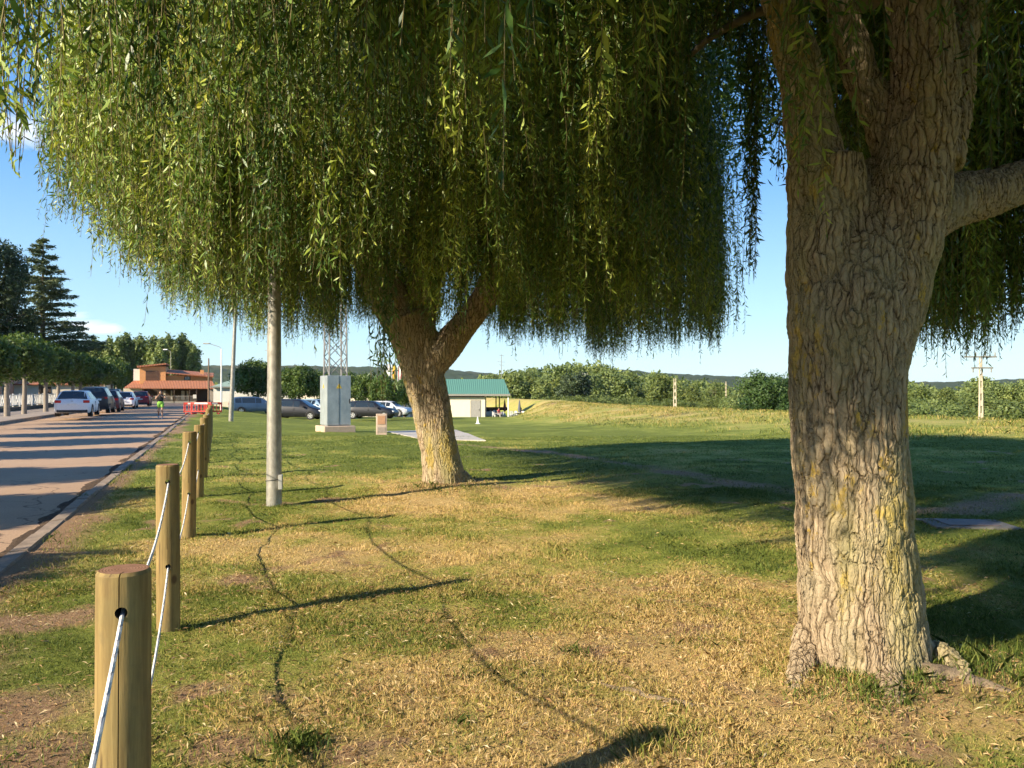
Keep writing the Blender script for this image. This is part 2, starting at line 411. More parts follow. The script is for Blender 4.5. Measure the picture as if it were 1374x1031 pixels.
# ---------------------------------------------------------------- grass blades and litter
def wedge(n, y0, y1, m=1.2):
    Y = np.sqrt(RS.uniform(y0*y0, y1*y1, n)); X = RS.uniform(-1, 1, n)*(Y*.66+m)
    p, v = pv(X, Y); k = p > .3
    return X[k], Y[k]
def blades(X, Y, h, wd, tuft_=False):
    n = len(X); dirt = dirtmask(X, Y); keep = RS.rand(n) > dirt*(0 if tuft_ else .95)
    X, Y, h, wd = X[keep], Y[keep], h[keep], wd[keep]; n = len(X)
    Z = terr(X, Y)-.012+(vn(X, Y, .35, 6)-.5)*.035
    a = RS.uniform(0, 2*np.pi, n); lean = np.abs(RS.normal(0, .75, n))*h; la = RS.uniform(0, 2*np.pi, n)
    sx, sy = np.cos(a)*wd/2, np.sin(a)*wd/2; lx, ly = np.cos(la)*lean, np.sin(la)*lean
    B = np.stack([X, Y, Z], -1)
    sd = np.stack([sx, sy, 0*sx], -1)
    mid = B+np.stack([lx*.35, ly*.35, h*.6], -1); tip = B+np.stack([lx, ly, h*.98], -1)
    V = np.stack([B-sd, B+sd, mid+sd*.8, tip, mid-sd*.8], 1)
    i = np.arange(n)[:, None]*5
    Fq = i+np.array([[0, 1, 2, 3, 4]])
    return V.reshape(-1, 3), Fq, np.clip(dryness(X, Y)+dirt[keep]*.25, 0, 1), RS.rand(n)
parts = []
for (n, y0, y1, h0, h1, w0) in ((230000, 2.2, 6.5, .016, .045, .0042), (220000, 6.2, 13, .016, .045, .0062), (170000, 12.5, 30, .02, .05, .013)):
    X, Y = wedge(n, y0, y1); k = len(X)
    pat = vn(X, Y, .45, 77)
    parts.append(blades(X, Y, RS.uniform(h0, h1, k)*(.55+.9*pat), w0*RS.uniform(.7, 1.3, k)))
tuft = []
def tufts(x, y, n, r, h, g=0):
    cx, cy, _ = G(x, y)
    X = cx+RS.normal(0, r, n); Y = cy+RS.normal(0, r*.8, n)
    q = blades(X, Y, RS.uniform(.5, 1, n)*h, RS.uniform(.004, .007, n), True); parts.append((q[0], q[1], q[2]*0+g, q[3]))
for a in ((1222, 915, 180, .09, .10), (1262, 888, 200, .13, .13), (1140, 918, 110, .14, .07, .3), (1085, 905, 80, .08, .08, .2), (1190, 935, 200, .1, .09), (1320, 905, 200, .14, .13), (1295, 882, 120, .10, .12), (1160, 925, 160, .12, .07), (1350, 876, 60, .1, .12), (1130, 905, 40, .05, .07),
          (400, 1000, 220, .06, .10), (385, 1012, 150, .12, .08), (770, 878, 90, .05, .07), (560, 850, 800, .3, .06), (520, 830, 600, .25, .05), (650, 905, 160, .12, .06),
          (620, 965, 60, .05, .07), (610, 1000, 120, .12, .05), (870, 1000, 220, .12, .10, .55), (900, 980, 120, .1, .08, .5), (1180, 960, 300, .25, .05, .2), (450, 940, 500, .22, .045),
          (565, 655, 160, .25, .12), (640, 655, 200, .3, .12), (600, 660, 160, .35, .1), (220, 845, 60, .12, .08), (380, 680, 60, .12, .07), (250, 722, 60, .12, .07), (90, 790, 120, .3, .07), (190, 1010, 260, .22, .06, .2),
          (10, 1010, 100, .15, .06), (960, 860, 160, .18, .06), (1080, 930, 60, .08, .07), (1330, 940, 140, .15, .06, .3), (116, 668, 30, .06, .14), (206, 620, 40, .08, .1)):
    tufts(*a)
ke = np.sort(RS.uniform(3, 45, 2600)); kp = .2+np.abs(RS.normal(0, .07, 2600)); kk = vn(ke, ke*0, .9, 17) > .45; KX, KY = xy(kp[kk], ke[kk])
q = blades(KX, KY, RS.uniform(.03, .08, len(KX)), RS.uniform(.005, .011, len(KX)), True); parts.append((q[0], q[1], q[2]*.5, q[3]))
bx_ = RS.uniform(0, 34, 160000); by_ = RS.uniform(24, 88, 160000); dd, ww = crest_d(bx_, by_); kk = (dd > -3) & (dd/ww < .75) & (vn(bx_, by_, 1.3, 19) > .42); kk &= RS.rand(160000) < 1.05-np.clip(dd/ww, 0, 1); BX, BY = bx_[kk], by_[kk]
q = blades(BX, BY, RS.uniform(.06, .20, len(BX)), RS.uniform(.012, .03, len(BX)), True); parts.append((q[0], q[1], np.clip(q[2]*.55+.17, 0, 1), q[3]))
Vs = []; Fs = []; D = []; VA = []; b0 = 0
for V, F, d, va in parts:
    Vs.append(V); Fs.append(F+b0); b0 += len(V); D.append(d); VA.append(va)
m_blade, nt, out = newmat('grass_blades')
c = ground_color(nt, None, True); b = bsdf(nt, None, c, .6, 0, .25); t = N(nt, 'ShaderNodeBsdfTranslucent'); nt.links.new(c, t.inputs[0])
mx = N(nt, 'ShaderNodeMixShader'); mx.inputs[0].default_value = .3
nt.links.new(b.outputs[0], mx.inputs[1]); nt.links.new(t.outputs[0], mx.inputs[2]); nt.links.new(mx.outputs[0], out.inputs[0])
o = mk('grass', np.concatenate(Vs), np.concatenate(Fs), m_blade, None, False, {'dry': ('FACE', np.concatenate(D)), 'var': ('FACE', np.concatenate(VA))})
tag(o, 'short mown grass with dry straw patches covering the lawn', 'grass', kind='stuff')
# dry willow leaves and straw lying on the lawn
def litter(n, y0, y1, L0, L1):
    X, Y = wedge(n, y0, y1); dd = dryness(X, Y)*.8+dirtmask(X, Y)*.35+.08; k = RS.rand(len(X)) < dd; X, Y = X[k], Y[k]; n = len(X)
    Z = terr(X, Y)+.010+RS.uniform(0, .014, n)+(vn(X, Y, .35, 6)-.5)*.035
    a = RS.uniform(0, 2*np.pi, n); L = RS.uniform(L0, L1, n); W = L*RS.uniform(.07, .16, n)
    d = np.stack([np.cos(a), np.sin(a), RS.normal(0, .22, n)], -1); s = np.stack([-np.sin(a), np.cos(a), RS.normal(0, .5, n)], -1)
    P = np.stack([X, Y, Z], -1); L = L[:, None]; W = W[:, None]
    bow = np.array([0, 0, 1.])*L*.1
    V = np.stack([P-d*L/2, P+s*W/2+bow, P+d*L/2, P-s*W/2+bow], 1)
    return V.reshape(-1, 3), np.arange(n)[:, None]*4+np.array([[0, 1, 2, 3]]), RS.rand(n)
LL = [litter(70000, 2.2, 7, .015, .055), litter(50000, 6.5, 16, .03, .06)]
b0 = 0; Vs = []; Fs = []; VA = []
for V, F, va in LL: Vs.append(V); Fs.append(F+b0); b0 += len(V); VA.append(va)
m_lit, nt, out = newmat('dry_leaf_litter')
at = N(nt, 'ShaderNodeAttribute', attribute_name='var').outputs['Fac']
bsdf(nt, out, ramp(nt, at, [(0, (.12, .06, .03)), (.5, (.33, .19, .085)), (.85, (.46, .33, .16)), (1, (.62, .52, .32))]), .8, 0, .2)
tag(mk('leaf_litter', np.concatenate(Vs), np.concatenate(Fs), m_lit, None, False, {'var': ('FACE', np.concatenate(VA))}),
    'pale dry willow leaves and straw scattered over the lawn', 'leaf litter', kind='stuff')
# ---------------------------------------------------------------- bark
def barkmat(name, sc, lich):
    m, nt, out = newmat(name); co = objco(nt)
    nz = N(nt, 'ShaderNodeTexNoise'); nz.inputs['Scale'].default_value = 5*sc; nz.inputs['Detail'].default_value = 4
    nt.links.new(co, nz.inputs['Vector'])
    off = N(nt, 'ShaderNodeVectorMath', operation='SCALE'); off.inputs[3].default_value = .10/sc; nt.links.new(nz.outputs['Color'], off.inputs[0])
    ad = N(nt, 'ShaderNodeVectorMath', operation='ADD'); nt.links.new(co, ad.inputs[0]); nt.links.new(off.outputs[0], ad.inputs[1])
    v1 = N(nt, 'ShaderNodeTexVoronoi', feature='DISTANCE_TO_EDGE'); v1.inputs['Scale'].default_value = 25*sc
    nt.links.new(mapping(nt, ad.outputs[0], (1, 1, .15)), v1.inputs['Vector'])
    v2 = N(nt, 'ShaderNodeTexVoronoi', feature='DISTANCE_TO_EDGE'); v2.inputs['Scale'].default_value = 34*sc
    nt.links.new(mapping(nt, ad.outputs[0], (1, 1, .3)), v2.inputs['Vector'])
    h1 = ramp(nt, v1.outputs['Distance'], [(.0, 0.), (.10, .62), (.38, 1.)]); h2 = ramp(nt, v2.outputs['Distance'], [(0., 0.), (.14, 1.)])
    fn = noise(nt, mapping(nt, co, (1, 1, .5)), 60*sc, 6, .75)
    big = noise(nt, co, 3, 3)
    h = mth(nt, 'ADD', mth(nt, 'MULTIPLY', h1, .64), mth(nt, 'MULTIPLY', h2, .24))
    h = mth(nt, 'ADD', h, mth(nt, 'MULTIPLY', fn, .30))
    h = mth(nt, 'MULTIPLY', h, mth(nt, 'ADD', .55, mth(nt, 'MULTIPLY', big, .8)))
    col = ramp(nt, h, [(.12, (.032, .022, .014)), (.34, (.14, .10, .06)), (.62, (.31, .235, .15)), (.95, (.44, .345, .23))])
    col = mixc(nt, mth(nt, 'MULTIPLY', ramp(nt, big, [(.45, 0.), (.62, 1.)]), .5), col, (.29, .25, .16))
    # lichen: yellow-orange patches of their own shape
    sp = N(nt, 'ShaderNodeSeparateXYZ'); nt.links.new(co, sp.inputs[0])
    l1 = noise(nt, mapping(nt, co, (1, 1, .55), (3, 1, 2)), 7*sc, 7, .72); l2 = noise(nt, mapping(nt, co, (1, 1, .3)), 1.7, 3)
    zz = ramp(nt, mth(nt, 'MULTIPLY', sp.outputs[2], .25), [(lich[0], 0.), (lich[1], 1.), (lich[2], 1.), (lich[3], .35)])
    lf = mth(nt, 'ADD', mth(nt, 'ADD', l1, mth(nt, 'MULTIPLY', l2, .55)), mth(nt, 'MULTIPLY', zz, .13))
    lm = ramp(nt, lf, [(.925, 0.), (.975, 1.)]); lc = ramp(nt, fn, [(.35, (.30, .20, .035)), (.65, (.62, .40, .06))])
    lm = mth(nt, 'MULTIPLY', lm, mth(nt, 'ADD', .35, mth(nt, 'MULTIPLY', h1, .6)))
    col = mixc(nt, lm, col, lc)
    gm = ramp(nt, mth(nt, 'ADD', l2, mth(nt, 'MULTIPLY', zz, .1)), [(.52, 0.), (.66, .55)]); col = mixc(nt, gm, col, (.30, .27, .10))
    bsdf(nt, out, col, .92, 0, .15, fn, .6, .01)
    dn = N(nt, 'ShaderNodeDisplacement'); dn.inputs['Midlevel'].default_value = .6; dn.inputs['Scale'].default_value = .024
    nt.links.new(h, dn.inputs['Height']); nt.links.new(dn.outputs[0], out.inputs['Displacement'])
    m.displacement_method = 'BOTH'; return m
m_bark1 = barkmat('furrowed_willow_bark', 1, (.05, .2, .42, .6)); m_bark2 = barkmat('furrowed_willow_bark_far', .8, (.0, .12, .3, .5))
m_twig = M('willow_twig', (.16, .13, .05), .8, 0, .3, 8)
m_willow = leafmat('willow_leaves', [(.12, (.022, .055, .013)), (.36, (.075, .15, .028)), (.58, (.20, .29, .05)), (.8, (.42, .47, .08)), (.97, (.60, .54, .10))], .2, .42, .9, .4)
def curve(P, r, n=14, wob=0):
    """smooth a control polyline and its radii"""
    P = np.array(P, float); r = np.array(r, float); t = np.linspace(0, len(P)-1, n)
    out = []; rr = []
    for q in t:
        i = int(min(q, len(P)-2)); f = q-i
        p0 = P[max(i-1, 0)]; p1 = P[i]; p2 = P[i+1]; p3 = P[min(i+2, len(P)-1)]
        c = .5*((2*p1)+(-p0+p2)*f+(2*p0-5*p1+4*p2-p3)*f*f+(-p0+3*p1-3*p2+p3)*f**3)
        out.append(tuple(c+np.array([random.gauss(0, wob), random.gauss(0, wob), 0]))); rr.append(float(r[i]+(r[i+1]-r[i])*f))
    return out, rr
def leafset(P, Dr, L, W, sidev=None):
    n = len(P)
    rv = RS.normal(size=(n, 3)) if sidev is None else sidev
    sd = np.cross(Dr, rv); sd /= np.linalg.norm(sd, axis=1)[:, None]+1e-9
    nm = np.cross(Dr, sd)
    L = L[:, None]; W = W[:, None]
    V = np.stack([P, P+Dr*L*.45+sd*W/2+nm*L*.04, P+Dr*L, P+Dr*L*.45-sd*W/2+nm*L*.04], 1)
    return V.reshape(-1, 3)
def strand(x, y, z0, z1, out, ds, tone, Ls=.085):
    L = z0-z1
    n = max(4, int(L/ds)); s = (np.arange(n)+RS.rand(n))*ds
    A = RS.uniform(.05, .3); ph = RS.rand()*6.3; fr = RS.uniform(1, 2.2); am = RS.uniform(.02, .10)
    q = A*(1-np.exp(-s/.5)); w = am*np.sin(s*fr+ph)
    P = np.stack([x+out[0]*q+w, y+out[1]*q+am*np.cos(s*fr*.8+ph), z0-s], -1)
    az = RS.uniform(0, 2*np.pi, n); th = np.clip(RS.normal(.72, .38, n), .08, 1.7)
    D = np.stack([np.cos(az)*np.sin(th), np.sin(az)*np.sin(th), -np.cos(th)], -1)
    taper = np.clip((L-s)/.22, .55, 1)
    Lf = RS.uniform(.7, 1.25, n)*Ls*taper
    V = leafset(P, D, Lf, Lf*RS.uniform(.15, .24, n))
    m = max(3, int(L/.35)); k = np.linspace(0, n-1, m).astype(int); k = np.unique(k[np.argsort(s[k])])
    tw = P[np.argsort(s)][k]
    return V, np.clip(tone+RS.normal(0, .16, n), 0, 1), tw
def willow(root, ox, oy, clumps, ds, nst, Ls, loc, nd=60000, hi=0):
    VL = []; A = []; TW = []
    for (x, y, zt, zb, rad, tone, k) in clumps:
        d = np.array([x-ox, y-oy]); d = d/(np.hypot(*d)+1e-6)
        for j in range(int(nst*k)):
            a = RS.rand()*6.283; r = rad*math.sqrt(RS.rand())
            z1 = zb+abs(RS.normal(0, .26))*(1 if RS.rand() < .8 else 3)-(.3 if RS.rand() < .04 else 0)
            z0 = zt+RS.uniform(-1.1, .4)
            if z0-z1 < .5: z0 = z1+RS.uniform(.5, 1.2)
            V, t, T_ = strand(x+r*math.cos(a), y+r*math.sin(a), z0, z1, d, ds, tone+RS.normal(0, .05), Ls)
            VL.append(V); A.append(t); TW.append(T_-np.array(loc))
    a = RS.rand(nd)*6.283; q = np.sqrt(RS.rand(nd))*5.4   # leaf layer over the crown top, added to block sky light
    zt = 4.5+3.2*np.sqrt(np.clip(1-(q/5.9)**2, 0, 1))+RS.normal(0, .35, nd)+hi*RS.rand(nd)
    P = np.stack([ox+q*np.cos(a), oy+q*np.sin(a), zt], -1); D = RS.normal(size=(nd, 3)); D /= np.linalg.norm(D, axis=1)[:, None]; Lf = RS.uniform(.10, .17, nd)
    VL.append(leafset(P, D, Lf, Lf*.3)); A.append(np.clip(RS.normal(.4, .15, nd), 0, 1))
    V = np.concatenate(VL)-np.array(loc); n = len(V)//4
    print('willow leaves', n)
    c = mk('crown', V, np.arange(n*4).reshape(n, 4), m_willow, root, False, {'var': ('FACE', np.concatenate(A))})
    off = np.array([[1, 0, 0], [-.5, .866, 0], [-.5, -.866, 0]])*.0019
    TV = []; TF = []; b0 = 0
    for t in TW:
        m = len(t); TV.append((t[:, None, :]+off[None]).reshape(-1, 3))
        i = np.arange(m-1)[:, None, None]*3; k = np.arange(3)[None, :, None]
        TF.append((b0+np.concatenate([i+k, i+(k+1) % 3, i+3+(k+1) % 3, i+3+k], -1)).reshape(-1, 4)); b0 += m*3
    mk('hanging_twigs', np.concatenate(TV), np.concatenate(TF), m_twig, root)
# ---- near willow, right
def P1(x, y, dy=0): Y = 4.62+dy; return (PX(x, Y), Y, PZ(y, Y))
LOC1 = (PX(1158, 4.62), 4.62, T(PX(1158, 4.62), 4.62))
w1 = empty('willow_tree', LOC1, 0, 'big near weeping willow with thick furrowed lichen-spotted trunk at the right', 'tree')
tb = MB()
def limb(tb, pts, r, loc, n=16, wob=0, k=18):
    P, rr = curve(pts, r, n, wob); tb.tube([tuple(np.array(p)-np.array(loc)) for p in P], rr, k)
s1 = 4.62/F0
limb(tb, [P1(1162, 960), P1(1157, 880), P1(1152, 800), P1(1145, 700), P1(1139, 600), P1(1136, 500), P1(1142, 420), P1(1160, 340, .05), P1(1172, 270, .1), P1(1178, 215, .12)], [q*s1 for q in (86, 82, 77, 73, 72, 73, 76, 66, 42, 14)], LOC1, 26, .004, 32)
limb(tb, [P1(1125, 470), P1(1108, 380), P1(1100, 280), P1(1090, 180, .05), P1(1066, 60, .1), P1(1030, -70, .15), P1(980, -230, .2)], [q*s1 for q in (62, 52, 41, 34, 28, 23, 18)], LOC1, 24, .008, 24)
limb(tb, [P1(1150, 480), P1(1185, 380), P1(1215, 280), P1(1235, 180), P1(1240, 80), P1(1232, -40), P1(1250, -200)], [q*s1 for q in (66, 61, 53, 46, 41, 37, 32)], LOC1, 24, .008, 28)
limb(tb, [P1(1235, 250, .05), P1(1190, 170, .1), P1(1150, 80, .15), P1(1120, -40, .2), P1(1100, -150, .3)], [q*s1 for q in (36, 26, 22, 18, 14)], LOC1, 18, .008, 20)
limb(tb, [P1(1180, 330, .25), P1(1260, 275, .6), P1(1340, 255, .9), P1(1430, 215, 1.2), P1(1560, 120, 1.5)], [q*s1 for q in (50, 44, 36, 32, 22)], LOC1, 18, .008, 16)
limb(tb, [P1(1260, 220, .1), P1(1275, 140, .25), P1(1290, 40, .45), P1(1340, -80, .8)], [q*s1 for q in (30, 32, 28, 24)], LOC1, 14, .008, 16)
limb(tb, [P1(1140, 330, .1), P1(1128, 260, -.02), P1(1124, 205, -.06)], [q*s1 for q in (40, 34, 31)], LOC1, 8, .003, 20)     # sawn stub
for (ax, ay, bx, by, cx, cy, r0) in ((1110, 780, 1088, 885, 1058, 925, 22), (1185, 760, 1192, 885, 1200, 945, 32), (1205, 770, 1232, 880, 1262, 915, 24), (1215, 880, 1262, 912, 1300, 922, 14)):
    g1 = (PX(bx, 4.5), 4.5+(by-900)*-.004, LOC1[2]+.05); gy = G(cx, cy)
    limb(tb, [P1(ax, ay), g1, (gy[0], gy[1], gy[2]-.05)], [r0*s1, r0*s1*.9, r0*s1*.45], LOC1, 8, .01, 14)
remesh(tb, 'trunk', m_bark1, .0125, w1, 7)
tb = MB(); sr = [G(x, y) for x, y in ((790, 908), (830, 922), (880, 934), (930, 944), (975, 950))]
limb(tb, [(x, y, z-.012-.012*(i in (0, 4))) for i, (x, y, z) in enumerate(sr)], [.008, .02, .024, .019, .008], LOC1, 20, .012, 12)
m_root = M('weathered_root', (.20, .15, .10), .95, 0, .5, 14, bs=.9); remesh(tb, 'surface_root', m_root, .01, w1, 1); tb = MB()
sr = [G(x, y) for x, y in ((1235, 900), (1275, 905), (1310, 915), (1345, 925), (1374, 938))]
limb(tb, [(x, y, z-.02-.01*(i == 4)) for i, (x, y, z) in enumerate(sr)], [.07, .06, .05, .035, .02], LOC1, 24, .01, 14)
remesh(tb, 'surface_root', m_root, .01, w1, 1)
bb = MB()
m_limb = M('willow_limb_bark', (.15, .12, .08), .9, 0, .35, 10, bs=.6)
def branchset(bb, ox, oy, z0, loc, n, Rr, ztop, seed):
    rn = random.Random(seed)
    for i in range(n):
        a = i*2.399+rn.uniform(-.3, .3); r = Rr*rn.uniform(.55, .95)
        zt = ztop*rn.uniform(.75, 1)
        pts = [(ox+.15*math.cos(a), oy+.15*math.sin(a), z0-.2), (ox+r*.3*math.cos(a), oy+r*.3*math.sin(a), z0+(zt-z0)*.6),
               (ox+r*.65*math.cos(a+.15), oy+r*.65*math.sin(a+.15), zt), (ox+r*math.cos(a+.1), oy+r*math.sin(a+.1), zt-.35)]
        r0 = rn.uniform(.05, .10)
        limb(bb, pts, [r0, r0*.75, r0*.45, r0*.15], loc, 12, .03, 8)
branchset(bb, LOC1[0]+.1, LOC1[1]+.3, 4.3, LOC1, 22, 4.8, 6.2, 1)
auto(bb.build('branches', m_limb, w1), 60)
YL = ([-200, 0, 30, 60, 100, 150, 200, 260, 320, 480, 700, 830, 950, 990], [150, 205, 262, 272, 285, 325, 378, 420, 438, 438, 446, 466, 470, 440])
def ylim(xi, y): return PZ(np.interp(xi, *YL), y)
def ximg(x, y): return 687+F0*x/y if y > .3 else 9e9*np.sign(x)
cl = []
rn = random.Random(5)
tries = 0
while len(cl) < 360 and tries < 9000:
    tries += 1
    a = rn.random()*6.283; rr = 5.3*math.sqrt(rn.random())*(1 if rn.random() < .5 else rn.uniform(.8, 1)/1)
    x = 2.2+rr*math.cos(a); y = 4.6+rr*math.sin(a)
    if rr < .7: continue
    xi = ximg(x, y)
    if y > 2.2 and xi < 10: continue
    zb = 2.74+rn.gauss(0, .26)
    if y > 5.5 and xi > 1180: zb = 2.12+rn.gauss(0, .12)
    if y <= 6.0 and xi > 960: zb = max(zb, 1.62+.51*max(y, 1.5)+(.3 if y < 4.3 else 0))
    if y > 1 and 60 < xi < 330: zb += .1
    if 6.0 > y > 2 and 60 < xi < 960: zb = max(zb, 1.6+(HY-(170+90*rn.random()))/F0*y)
    if y > 2.5 and xi < 330: zb = max(zb, ylim(xi, y)+.05)
    if y > 2.5 and 942 < xi < 1085: zb = max(zb, 1.6+.44*y)
    if y > 6 and 1060 < xi < 1200: zb = max(zb, 2.7)
    zt = 4.2+2.6*math.sqrt(max(0, 1-(rr/5.6)**2))+rn.uniform(-1, .5)
    zt = max(zt, zb+1.2)
    cl.append((x, y, zt, zb, rn.uniform(.10, .23), rn.uniform(.1, .78), rn.uniform(.6, 1.4)))
for i in range(46):
    Y = rn.uniform(6.2, 9.6); x = rn.uniform(1225, 1500); cl.append((PX(x, Y), Y, rn.uniform(4.6, 6.5), 2.08+rn.gauss(0, .08), rn.uniform(.2, .34), rn.uniform(.25, .5), rn.uniform(.9, 1.4)))
for i in range(34):   # strands hanging behind the fork and over the side limb
    Y = rn.uniform(5.5, 8); x = rn.uniform(1110, 1420); cl.append((PX(x, Y), Y, rn.uniform(5.2, 6.8), PZ(rn.uniform(200, 330), Y), rn.uniform(.16, .3), rn.uniform(.15, .5), rn.uniform(.9, 1.4)))
for i in range(150):   # unseen foliage added between sun and trunk to shade its upper part
    t = rn.uniform(2.6, 7.2); l = rn.uniform(-1.3, 1.3); x = 2.15+SUN[0]*t-SUN[1]*l; y = 4.5+SUN[1]*t+SUN[0]*l
    zb = max(2.74, 1.22+.466*t+abs(l)*.1)+abs(rn.gauss(0, .12))
    if y > 0.9: zb = max(zb, 1.62+.51*y)
    cl.append((x, y, max(zb+1.2, rn.uniform(4.8, 6.2)), zb, rn.uniform(.2, .34), rn.uniform(.3, .6), rn.uniform(.8, 1.2)))
def tass(x, y, Y, zt, rad, tone, k): cl.append((PX(x, Y), Y, zt, PZ(y, Y), rad, tone, k))
tass(1013, 385, 7.4, 5.6, .06, .3, .7); tass(1021, 330, 7.0, 5.6, .05, .3, .5); tass(1007, 290, 7.2, 5.6, .04, .25, .3); tass(1052, 240, 6.8, 5, .08, .3, .4)
tass(1046, 190, 6.6, 5, .12, .3, .8); tass(995, 150, 7.3, 5, .14, .3, .8); tass(1020, 110, 6.9, 5, .2, .3, 1.2); tass(1276, 480, 7.6, 5, .05, .2, .12); tass(1085, 300, 4.1, 3.4, .05, .6, .25); tass(1110, 330, 4.05, 3.3, .04, .7, .1)
for tx_, ty_, ky_ in ((1075, 150, .3), (1098, 110, .4), (1150, 170, .35), (1165, 90, .4), (1205, 70, .3), (1130, 235, .12), (1090, 215, .15), (1260, 120, .3), (1300, 190, .4)): tass(tx_, ty_, 4.0+.25*rn.random(), 4.2, .07, .35, ky_)
tass(468, 395, 5.5, 4, .04, .65, .25); tass(40, 240, 3.3, 3.8, .10, .5, .5); tass(22, 235, 3.6, 3.8, .05, .5, .2); tass(100, 190, 3.1, 3.6, .12, .5, .6); tass(60, 150, 3.0, 3.4, .1, .45, .5)
willow(w1, 2.2, 4.6, cl, .032, 16, .088, LOC1, 170000, 3.0)  # top leaf layer raised out of view to shade the second willow
# ---- second willow, middle
def P2(x, y, dy=0): Y = 13.6+dy; return (PX(x, Y), Y, PZ(y, Y))
LOC2 = (PX(596, 13.6), 13.6, T(PX(596, 13.6), 13.6))
w2 = empty('willow_tree', LOC2, 0, 'weeping willow with leaning forked trunk in the middle of the lawn', 'tree'); w2.name = 'willow_tree.001'
s2 = 13.6/F0; tb = MB()
limb(tb, [P2(598, 675), P2(595, 640), P2(589, 600), P2(579, 550), P2(568, 500), P2(558, 460), P2(545, 425)], [q*s2 for q in (33, 28, 24.5, 25.5, 28, 32, 31)], LOC2, 20, .006, 28)
limb(tb, [P2(550, 450), P2(527, 410), P2(505, 370), P2(490, 330, .2), P2(470, 270, .3), P2(430, 180, .4)], [q*s2 for q in (28, 26, 24, 21, 17, 12)], LOC2, 18, .012, 20)
limb(tb, [P2(572, 490), P2(596, 468), P2(622, 437), P2(645, 405), P2(668, 360, -.1), P2(690, 290, -.2), P2(730, 200, -.2)], [q*s2 for q in (26, 22, 18, 17, 15, 13, 10)], LOC2, 20, .012, 20)
limb(tb, [P2(560, 450, .1), P2(562, 410, .2), P2(568, 360, .3), P2(580, 300, .4), P2(590, 180, .5)], [q*s2 for q in (26, 24, 19, 17, 12)], LOC2, 14, .012, 18)
limb(tb, [P2(612, 640), P2(632, 652), P2(650, 668, -.2)], [q*s2 for q in (14, 10, 4)], LOC2, 6, .01, 10)
remesh(tb, 'trunk', m_bark2, .018, w2, 3)
bb = MB(); branchset(bb, LOC2[0]-.3, LOC2[1], 3.7, LOC2, 22, 5.2, 6.8, 2); auto(bb.build('branches', m_limb, w2), 60)
cl = []; rn = random.Random(9)
while len(cl) < 500:
    a = rn.random()*6.283; rr = 6.0*math.sqrt(rn.random())*(1 if rn.random() < .4 else rn.uniform(.85, 1))
    x = -1.2+rr*math.cos(a)*1.0; y = 13.3+rr*math.sin(a)
    xi = ximg(x, y)
    if xi > 952 or rr < .8: continue
    lim = {0: 0}
    zb = 2.5+abs(rn.gauss(0, .28))
    if y < 12: zb = 2.85+rn.gauss(0, .42)
    if xi > 780: zb = 2.17+abs(rn.gauss(0, .24))
    if xi < 60: continue
    if xi < 350: zb = max(zb, ylim(xi, y)+rn.choice((-.12, .05, .2, .5, .75))+rn.gauss(0, .08))
    if 470 < xi < 660 and y > 12: zb = max(zb, PZ(455, y)+rn.uniform(0, .6))
    if 545 < xi < 640 and y > 14 and rn.random() < .6: zb += 1.2
    zt = 4.6+3.6*math.sqrt(max(0, 1-(rr/6.3)**2))+rn.uniform(-1.3, .4)
    cl.append((x, y, zt, zb, rn.uniform(.10, .23), rn.uniform(.1, .78), rn.uniform(.6, 1.4)))
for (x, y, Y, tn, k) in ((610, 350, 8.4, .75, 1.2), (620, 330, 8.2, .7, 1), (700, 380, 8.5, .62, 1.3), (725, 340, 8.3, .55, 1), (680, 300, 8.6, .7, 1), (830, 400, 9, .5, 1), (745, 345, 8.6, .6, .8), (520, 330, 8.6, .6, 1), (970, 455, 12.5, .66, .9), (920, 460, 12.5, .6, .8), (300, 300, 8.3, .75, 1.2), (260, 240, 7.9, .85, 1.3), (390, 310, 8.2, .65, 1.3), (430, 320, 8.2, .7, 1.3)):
    cl.append((PX(x, Y), Y, 5.6, PZ(y, Y), .17, tn, k))  # tassels with sunlight put into their brighter leaf tone
for i in range(60):   # left shoulder of the crown, sunlight put into paler leaf tones
    Y = rn.uniform(6.6, 10.5); x = rn.uniform(-.55, -.28)*Y
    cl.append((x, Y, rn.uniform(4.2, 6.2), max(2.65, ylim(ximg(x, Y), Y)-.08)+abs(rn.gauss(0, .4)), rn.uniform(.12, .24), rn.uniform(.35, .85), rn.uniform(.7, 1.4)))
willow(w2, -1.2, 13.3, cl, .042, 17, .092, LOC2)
# ---------------------------------------------------------------- posts and ropes
m_post, nt, out = newmat('treated_pine'); co = objco(nt)
gr = noise(nt, mapping(nt, co, (1, 1, .06)), 38, 5, .65, .4); bl = noise(nt, co, 3.5, 4)
kn = N(nt, 'ShaderNodeTexVoronoi'); kn.inputs['Scale'].default_value = 3.2; nt.links.new(mapping(nt, co, (1.6, 1.6, 1)), kn.inputs['Vector'])
col = ramp(nt, gr, [(.3, (.15, .095, .035)), (.55, (.29, .20, .075)), (.75, (.38, .275, .115))])
col = mixc(nt, ramp(nt, bl, [(.45, 0.), (.7, .55)]), col, (.20, .17, .07))
col = mixc(nt, ramp(nt, kn.outputs['Distance'], [(.07, .9), (.13, 0.)]), col, (.10, .055, .025))
ck = noise(nt, mapping(nt, co, (1, 1, .035), (5, 2, 1)), 55, 3, .5); col = mixc(nt, ramp(nt, ck, [(.66, 0.), (.70, .8)]), col, (.07, .04, .02))
st = noise(nt, mapping(nt, co, (1, 1, .4)), 9, 5, .7); col = mixc(nt, ramp(nt, st, [(.52, 0.), (.68, .6)]), col, (.13, .10, .05))
bsdf(nt, out, col, .75, 0, .25, gr, .4, .006)
m_postend, nt, out = newmat('post_end_grain'); co = objco(nt)
